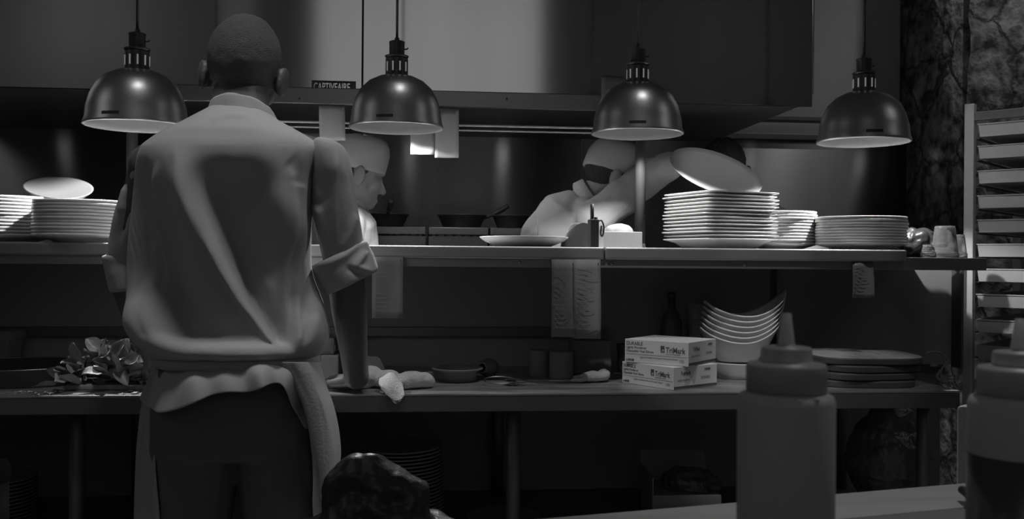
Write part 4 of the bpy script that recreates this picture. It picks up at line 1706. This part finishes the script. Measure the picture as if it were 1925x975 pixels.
# collar
b = bmesh.new()
cc = Q(451, 220, 2.262)
rings = []
for rx_, ry_, zz, dz in ((.072, .078, .006, .034), (.0775, .084, .009, .036), (.080, .087, .000, .036), (.087, .092, -.018, .026), (.108, .106, -.040, .008), (.100, .096, -.048, .004), (.074, .076, -.032, .020), (.071, .076, -.004, .034)):
    ring = []
    for k in range(64):
        t = 2*math.pi*k/64
        s_ = math.sin(t)
        ring.append(Vector((cc.x+rx_*math.cos(t)+.004, cc.y+.015+ry_*s_, cc.z+zz+dz*(-s_)-.006*math.cos(t))))
    rings.append(ring)
rings.append(rings[0])
ring_loft(b, rings, cap=False)
bmesh.ops.remove_doubles(b, verts=b.verts, dist=1e-5)
bmesh.ops.subdivide_edges(b, edges=b.edges[:], cuts=1, use_grid_fill=True)
displace(b, lambda co, n: .0018*noise.noise(Vector((co.x*30, co.y*30, co.z*90)))+.001*noise.noise(co*90))
O('collar', b, M['shirt'], chef)

# shirt tail flaring below the string
hem = [(288, 735), (262, 748), (285, 768), (300, 776), (335, 769), (370, 755), (400, 742), (430, 737), (465, 737), (490, 730), (510, 721), (528, 722), (540, 740), (548, 762), (560, 782), (574, 806), (590, 800)]
hs = spline([Vector((x, y, 0)) for x, y in hem], 5)
N_ = len(hs)
grid = []
for i in range(15):
    v = i/14
    row = []
    for j, h in enumerate(hs):
        u = j/(N_-1)
        th = math.pi*(1.02-u*1.04)
        tx, ty = 448+148*math.cos(th)*1.0, 672
        yt = 2.275-.137*abs(math.sin(th))**.8
        yh = 2.235-.155*abs(math.sin(th))**.7
        px = tx*(1-v)+h.x*v
        py = ty*(1-v)+h.y*v
        y = yt*(1-v)+yh*v - .012*math.sin(v*math.pi)
        y -= (.012*math.sin(u*26+1.2*math.sin(u*9))+.006*math.sin(u*47))*min(1, v*2)
        row.append(W(px, py, y))
    grid.append(row)
O('shirt_tail', sheet(grid, .003), M['shirt'], chef, recalc=True)

# apron string
b = bmesh.new()
rows = [(666, 292, 600, 2.112, 2.425), (668, 290, 602, 2.108, 2.43), (681, 293, 602, 2.112, 2.43), (684, 297, 599, 2.118, 2.425)]
rows_loft(b, rows, 96, 2.35)
displace(b, lambda co, n: .002*noise.noise(co*30))
O('apron_string', b, M['apron'], chef)

# apron wrapping round the front
L_ = [(680, 520, 600, 292, 330), (700, 536, 606, 288, 318), (725, 550, 613, 282, 306), (760, 566, 625, 273, 296), (800, 576, 633, 268, 292), (850, 582, 638, 264, 292), (900, 586, 634, 261, 296), (950, 588, 630, 258, 300), (1010, 596, 642, 256, 304), (1080, 604, 650, 254, 306), (1160, 610, 655, 254, 306)]
sp = spline([Vector((r[0], r[1], r[2])) for r in L_], 4)
sp2 = spline([Vector((r[0], r[3], r[4])) for r in L_], 4)
grid = []
for i, (p, q) in enumerate(zip(sp, sp2)):
    fl_ = i/len(sp)
    ctrl = [W(p.y, p.x, 2.13+.03*fl_), W((p.y+p.z)/2+8, p.x, 2.135+.03*fl_), W(p.z, p.x, 2.26), W(p.z-14, p.x, 2.38)]
    z = ctrl[0].z
    ctrl += [Vector((ctrl[3].x-.05, 2.432, z)), Vector((W(445, 700, 2.43).x, 2.440, z)), Vector((W(q.y, 700, 2.38).x+.06, 2.430, z)), W(q.y+2, q.x, 2.37), W(q.y, q.x, 2.28), W(q.z, q.x, 2.20)]
    row = spline(ctrl, 6)
    out = []
    for j, c in enumerate(row):
        u = j/(len(row)-1)
        am = .007*min(1, fl_*2+.25)
        off = am*math.sin(u*60+2.2*math.sin(fl_*5+u*4))+.004*math.sin(u*131+fl_*4)
        out.append(Vector((c.x+off*.35, c.y+(off if c.y < 2.40 else 0), c.z)))
    grid.append(out)
O('apron', sheet(grid, .003), M['apron'], chef)

# trousers and shoes
b = bmesh.new()
rows_loft(b, [(672, 302, 592, 2.15, 2.39), (700, 297, 592, 2.14, 2.40), (740, 290, 590, 2.135, 2.40), (790, 287, 590, 2.14, 2.40), (835, 285, 592, 2.15, 2.40), (850, 288, 590, 2.16, 2.39)], 48, 2.4)
limb(b, [hipL+Vector((0, 0, -.03)), knL, anL+Vector((0, 0, -.03))], [.105, .082, .068])
limb(b, [hipR+Vector((0, 0, -.03)), knR, anR+Vector((0, 0, -.03))], [.105, .082, .068])
b = remesh(b, .007, 4)
displace(b, lambda co, n: .006*noise.noise(Vector((co.x*9, co.y*9, co.z*14))))
O('trousers', b, M['trouser'], chef)


def shoe(p, yaw, parent):
    b = bmesh.new()
    m_ = Matrix.Translation((p.x, p.y, 0)) @ Matrix.Rotation(yaw, 4, 'Z')
    ellipsoid(b, m_ @ Vector((0, .0, .045)), (.043, .055, .044), m_.to_3x3().to_4x4())
    ellipsoid(b, m_ @ Vector((0, .09, .034)), (.046, .095, .034), m_.to_3x3().to_4x4())
    b = remesh(b, .006, 3)
    for v in b.verts:
        v.co.z = max(v.co.z, .001)
    O('shoe', b, M['rubber'], parent)


shoe(anL, .1, chef)
shoe(anR, -.1, chef)


# ---- cooks behind the pass
def cook(label, Mh, spine, rad, right, arms, feet, hairmat='hair2', cap=True, jm='jacket', skin='skin2', neck=None, capshape=1.0, sleeves=2):
    base = Vector((spine[0].x, spine[0].y, 0))
    p = thing('person', label, 'person', base)
    b = bmesh.new()
    head_shape(b, Mh, 1.0)
    ho = Mh @ Vector((0, -.01, -.03))
    cone(b, spine[-1], ho, .062, .056)
    spine_loft(b, spine, [(q[0]*.86, q[1]*.84) for q in rad], right)
    for sh, el, wr, fwd, up, side, curl in arms:
        limb(b, [sh, el, el.lerp(wr, .35), wr], [.05, .042, .038, .027])
        hand_shape(b, wr, fwd, up, side, curl)
    pv = spine[0]
    rv = Vector(right).normalized()
    legs = []
    for s_, ft in zip((-1, 1), feet):
        hp = pv+rv*.09*s_
        ft = Vector(ft)
        kn = Vector(((hp.x+ft.x)/2, (hp.y+ft.y)/2+.02, .5))
        legs.append((hp, kn, ft))
        limb(b, [hp, kn, ft], [.08, .055, .04])
    O('body', remesh(b, .006, 3), M[skin], p)
    O('hair', hair_shape(Mh, 1.0, .004, nape=-.045), M[hairmat], p)
    b = bmesh.new()
    spine_loft(b, spine, rad, right)
    for sh, el, wr, fwd, up, side, curl in arms:
        cone(b, spine[-2], sh, .09, .068)
        limb(b, [sh, el, el.lerp(wr, .85)], [.072, .062, .050])
    b = remesh(b, .007, 4)
    displace(b, lambda co, n: .008*noise.noise(co*11)+.004*noise.noise(co*26))
    O('jacket', b, M[jm], p)
    b = bmesh.new()
    t = (ho-spine[-1]).normalized()
    m_ = Matrix.Translation(spine[-1].lerp(ho, .25)) @ t.to_track_quat('Z', 'Y').to_matrix().to_4x4()
    lathe(b, [(.066, -.03), (.080, -.02), (.074, .018), (.070, .022), (.064, .018), (.064, -.02), (.066, -.03)], 36, m_, cap=False)
    O('collar', b, M[jm], p)
    b = bmesh.new()
    spine_loft(b, [spine[0]+Vector((0, 0, -.08)), spine[0], spine[0].lerp(spine[1], .4)], [(rad[0][0]*.9, rad[0][1]*.9), (rad[0][0]*1.0, rad[0][1]), (rad[0][0]*.9, rad[0][1]*.9)], right)
    for hp, kn, ft in legs:
        limb(b, [hp, kn, ft+Vector((0, 0, .02))], [.1, .078, .062])
    O('trousers', remesh(b, .009, 4), M['trouser'], p)
    for hp, kn, ft in legs:
        shoe(ft, math.atan2(-rv.y, rv.x)*-1, p)
    if cap:
        b = bmesh.new()
        prof = [(.99, .030), (1.03, .032), (1.045, .040), (1.05, .085), (1.03, .105), (.98, .128), (.84, .148), (.6, .158), (.3, .160), (.01, .160)]
        rings = []
        for r, z in prof:
            rings.append([Mh @ Vector((math.cos(2*math.pi*k/48)*.088*r, -.010+math.sin(2*math.pi*k/48)*.109*r, z-.006+.010*math.sin(2*math.pi*k/48))) for k in range(48)])
        ring_loft(b, rings)
        displace(b, lambda co, n: .004*noise.noise(co*24)+.003*noise.noise(co*60))
        O('cook_cap', b, M['jacket'], p)
    return p


K = lambda px, py, Y: W(px, py, Y)
# bending cook in the middle, facing right
h = K(1147, 340, 3.48)
Mh = Matrix.Translation(h) @ Matrix.Rotation(math.radians(-82), 4, 'Z') @ Matrix.Rotation(math.radians(-24), 4, 'X')
s0, s3 = K(1010, 660, 3.55), K(1098, 378, 3.50)
cook('person in white jacket and cap bending right behind the pass, reaching out with a dish', Mh,
     [s0, K(1022, 540, 3.54), K(1046, 450, 3.52), K(1076, 405, 3.51), s3], [(.17, .12), (.165, .125), (.18, .14), (.17, .12), (.085, .07)], (.0, -1, .15),
     [(K(1115, 415, 3.35), K(1226, 326, 3.38), K(1264, 312, 3.22), (1, -.05, -.10), (-.2, 0, 1), -1, .35),
      (K(1085, 430, 3.68), K(1150, 520, 3.66), K(1240, 540, 3.62), (1, 0, 0), (0, 0, 1), 1, .4)],
     [(s0.x, 3.62, .09), (s0.x+.12, 3.46, .09)])
# the dish in that hand
b = bmesh.new()
lathe(b, [(.001, 0), (.07, 0), (.085, .006), (.125, .018), (.150, .022), (.1505, .026), (.12, .023), (.08, .010), (.001, .006)], 56)
o = tag(O('carried_dish', b, M['china']), 'large white oval dish held tilted above the tall stack of square dishes', 'dish')
pc = K(1341, 333, 3.13)
o.location = pc
o.scale = (1.1, .95, 1)
o.rotation_euler = (math.radians(37), math.radians(13), 0)
# cook with dark hair behind the carried dish
h = K(1362, 330, 3.50)
Mh = Matrix.Translation(h) @ Matrix.Rotation(math.radians(150), 4, 'Z') @ Matrix.Rotation(math.radians(-48), 4, 'X')
s0 = K(1545, 640, 3.62)
cook('person with dark hair bent low behind the carried dish, capless, mostly hidden', Mh,
     [s0, K(1515, 540, 3.60), K(1478, 470, 3.58), K(1440, 430, 3.56), K(1402, 395, 3.54)], [(.16, .12), (.16, .12), (.17, .13), (.15, .10), (.08, .07)], (.1, -1, 0),
     [(K(1420, 455, 3.47), K(1400, 560, 3.48), K(1350, 590, 3.47), (-1, 0, 0), (0, 0, 1), 1, .4), (K(1420, 455, 3.70), K(1390, 560, 3.68), K(1310, 560, 3.64), (-1, 0, 0), (0, 0, 1), -1, .4)],
     [(s0.x, 3.52, .09), (s0.x+.05, 3.68, .09)], cap=False)
# cook half hidden by the chef's arm
h = K(668, 334, 3.42)
Mh = Matrix.Translation(h) @ Matrix.Rotation(math.radians(-70), 4, 'Z') @ Matrix.Rotation(math.radians(-14), 4, 'X')
s0 = K(640, 640, 3.50)
cook('person in white cap half hidden behind the upper arm of the standing chef', Mh,
     [s0, K(640, 540, 3.50), K(644, 460, 3.48), K(648, 410, 3.46), K(652, 375, 3.44)], [(.15, .12), (.145, .12), (.16, .13), (.15, .11), (.075, .065)], (.25, -1, 0),
     [(K(645, 428, 3.30), K(652, 540, 3.28), K(700, 580, 3.22), (1, 0, 0), (0, 0, 1), -1, .4), (K(640, 428, 3.62), K(650, 540, 3.60), K(720, 580, 3.56), (1, 0, 0), (0, 0, 1), 1, .4)],
     [(s0.x, 3.42, .09), (s0.x+.05, 3.58, .09)])

# ------------------------------------------------------------------ foreground prep table, bottles, bin
pa = math.radians(-13.5)
tb = thing('prep_table', 'dark foreground prep table with a narrow pale board along its far edge', 'table', (0, 0, 0), 0)
PZ = .94
f0, f1 = W(1005, 975, 1), None


def on_z(px, py, z):
    d = FW*FPX + RT*(px-962.5) + UU*(487.5-py)
    return CAM + d*((z-CH)/d.z)


q0, q1 = on_z(1000, 975, PZ), on_z(1835, 905, PZ)
dr = (q1-q0)
dr.z = 0
dr.normalize()
nr = Vector((dr.y, -dr.x, 0))
TM = Matrix((
    (dr.x, -nr.x, 0, q0.x), (dr.y, -nr.y, 0, q0.y), (0, 0, 1, 0), (0, 0, 0, 1)))
# local: +x along the far edge, -y toward the camera
O('board_rail', BX(-1.6, 1.4, -.112, 0, PZ-.016, PZ, .003, mtx=TM), M['board'], tb, False)
O('table_top', BX(-1.6, 1.4, -.80, -.112, PZ-.03, PZ-.002, .002, mtx=TM), M['black'], tb, False)
O('cabinet', BX(-1.58, 1.38, -.78, -.02, .0, PZ-.031, mtx=TM), M['black'], tb, False)


def bottle(px, Z, top_py, label, sauce=None, first=[None]):
    d = (FW*FPX + RT*(px-962.5) + UU*(487.5-top_py))/FPX
    P = CAM + d*Z
    s = (P.z-(PZ-.002))/.300
    t = thing('squeeze_bottle', label, 'bottle', (P.x, P.y, PZ-.0015), 0, 'squeeze bottles on the prep table')
    def pr(l):
        return [(r, z*s) for r, z in l]
    R = .0385
    bm = bmesh.new()
    lathe(bm, pr([(.001, 0), (R-.004, 0), (R, .005), (R, .228), (R-.002, .233), (R-.008, .236), (.001, .236)]), 64)
    O('bottle_body', bm, M['plastic'], t, local=True)
    bm = bmesh.new()
    lathe(bm, pr([(.0300, .236), (.0318, .237), (.0318, .2565), (.0306, .2590), (.0220, .2605), (.0205, .262), (.0200, .2705), (.0188, .2725), (.0080, .2735), (.0066, .2750), (.0036, .3000), (.001, .3003)]), 64)
    O('nozzle_cap', bm, M['cap'], t, local=True)
    if sauce:
        bm = bmesh.new()
        lathe(bm, [(.001, .002), (R+.0004, .004), (R+.0004, sauce), (.001, sauce)], 64)
        o = O('sauce_fill', bm, M['sauce'], t, local=True)
        o['label'] = 'dark sauce showing in the lower bottle'
    bm = bmesh.new()
    for k in range(3):
        ellipsoid(bm, ((R-.003)*math.sin(-.5+.4*k), -(R-.003)*math.cos(-.5+.4*k), (.232+.001*k)*s), (.003, .002, .0012), None, 8, 6)
    O('highlight_dots', bm, M['china'], t, local=True)  # white dots added as highlights on the bottle shoulder
    return t


bottle(1479, .755, 590, 'large pale squeeze bottle standing in front of the winged bowls and cutting boards')
bottle(1917, .76, 600, 'squeeze bottle with dark sauce at the right picture edge', None)
sb = [o for o in bpy.data.objects if o.name.startswith('squeeze_bottle')][-1]
dS = (FW*FPX + RT*(1917-962.5) + UU*(487.5-872))/FPX
zs = (CAM + dS*.72).z-(PZ-.0015)
bm = bmesh.new()
lathe(bm, [(.001, .002), (.0389, .004), (.0389, zs), (.001, zs)], 64)
o = O('sauce_fill', bm, M['sauce'], sb, local=True)
o['label'] = 'dark sauce filling the lower half'
# spoon handle on the board
a = on_z(1808, 925, PZ+.012)
bm = bmesh.new()
b2 = on_z(1900, 1000, PZ+.008)
tube(bm, spline([a+Vector((0, 0, .004)), a.lerp(b2, .15)+Vector((0, 0, .004)), a.lerp(b2, .5), b2]), [.003]+[.006]*12+[.007]*12, 10)
tag(O('spoon_handle', bm, M['rubber']), 'black utensil handle lying across the pale board by the sauce bottle', 'utensil')
# upright white board beyond the prep table
a = W(1797, 800, 1.75)
zt1 = W(1797, 762, 1.75).z
pm = Matrix.Translation((a.x, 1.75, 0)) @ Matrix.Rotation(math.radians(-52), 4, 'Z')
o = tag(O('upright_board', BX(0, .30, -.0, .045, .0, zt1, .010, mtx=pm, seg=4), M['whitebin']), 'thick white plastic board standing upright behind the sauce bottle', 'board')

# waste bin with black liner
a = W(705, 900, 1.62)
bn = thing('waste_bin', 'waste bin with bulging black bag in front of the chef leg', 'bin', (a.x, 1.62, 0))
bm = bmesh.new()
lathe(bm, [(.001, 0), (.13, 0), (.16, .78), (.001, .78)], 40)
O('bin_body', bm, M['black'], bn, local=True)
bm = bmesh.new()
s = 1.62/FPX
lathe(bm, [(.001, .60), (.165, .60), (.172, .70), (.165, .80), (.12, .82), (.001, .82)], 40)
P1 = W(672, 905, 1.62)-Vector((a.x, 1.62, 0))
P2 = W(752, 925, 1.62)-Vector((a.x, 1.62, 0))
for qx, qz, ra, rb in ((640, 925, .030, .045), (662, 898, .034, .038), (700, 898, .034, .036), (722, 912, .03, .04), (752, 918, .034, .034), (775, 940, .03, .04), (700, 950, .09, .06)):
    q_ = W(qx, qz, 1.62)-Vector((a.x, 1.62, 0))
    ellipsoid(bm, (q_.x, .0, q_.z), (ra, .05, rb))
    ellipsoid(bm, (q_.x, .0, q_.z-.06), (ra*1.2, .07, .06))
bm = remesh(bm, .007, 5)
displace(bm, lambda co, n: .010*noise.noise(co*22)+.005*abs(noise.noise(co*50)))
O('bin_bag', bm, M['gloss'], bn, local=True)
# shaker at far left on the prep table
a = on_z(2, 1000, PZ)
c = CAM + (FW*FPX + RT*(-2-962.5) + UU*(487.5-900))/FPX*1.02
t = thing('steel_shaker', 'blurred steel shaker at the bottom left picture edge', 'shaker', (c.x, c.y, PZ-.0015))
zz = (CAM + (FW*FPX + RT*(-2-962.5) + UU*(487.5-862))/FPX*1.02).z-PZ+.0015
bm = bmesh.new()
lathe(bm, [(.001, 0), (.011, 0), (.010, zz-.025), (.001, zz-.025)], 24)
O('body', bm, M['steel_dim'], t, local=True)
bm = bmesh.new()
lathe(bm, [(.009, zz-.025), (.012, zz-.02), (.012, zz-.01), (.008, zz-.002), (.001, zz)], 24)
O('domed_top', bm, M['tube'], t, local=True)
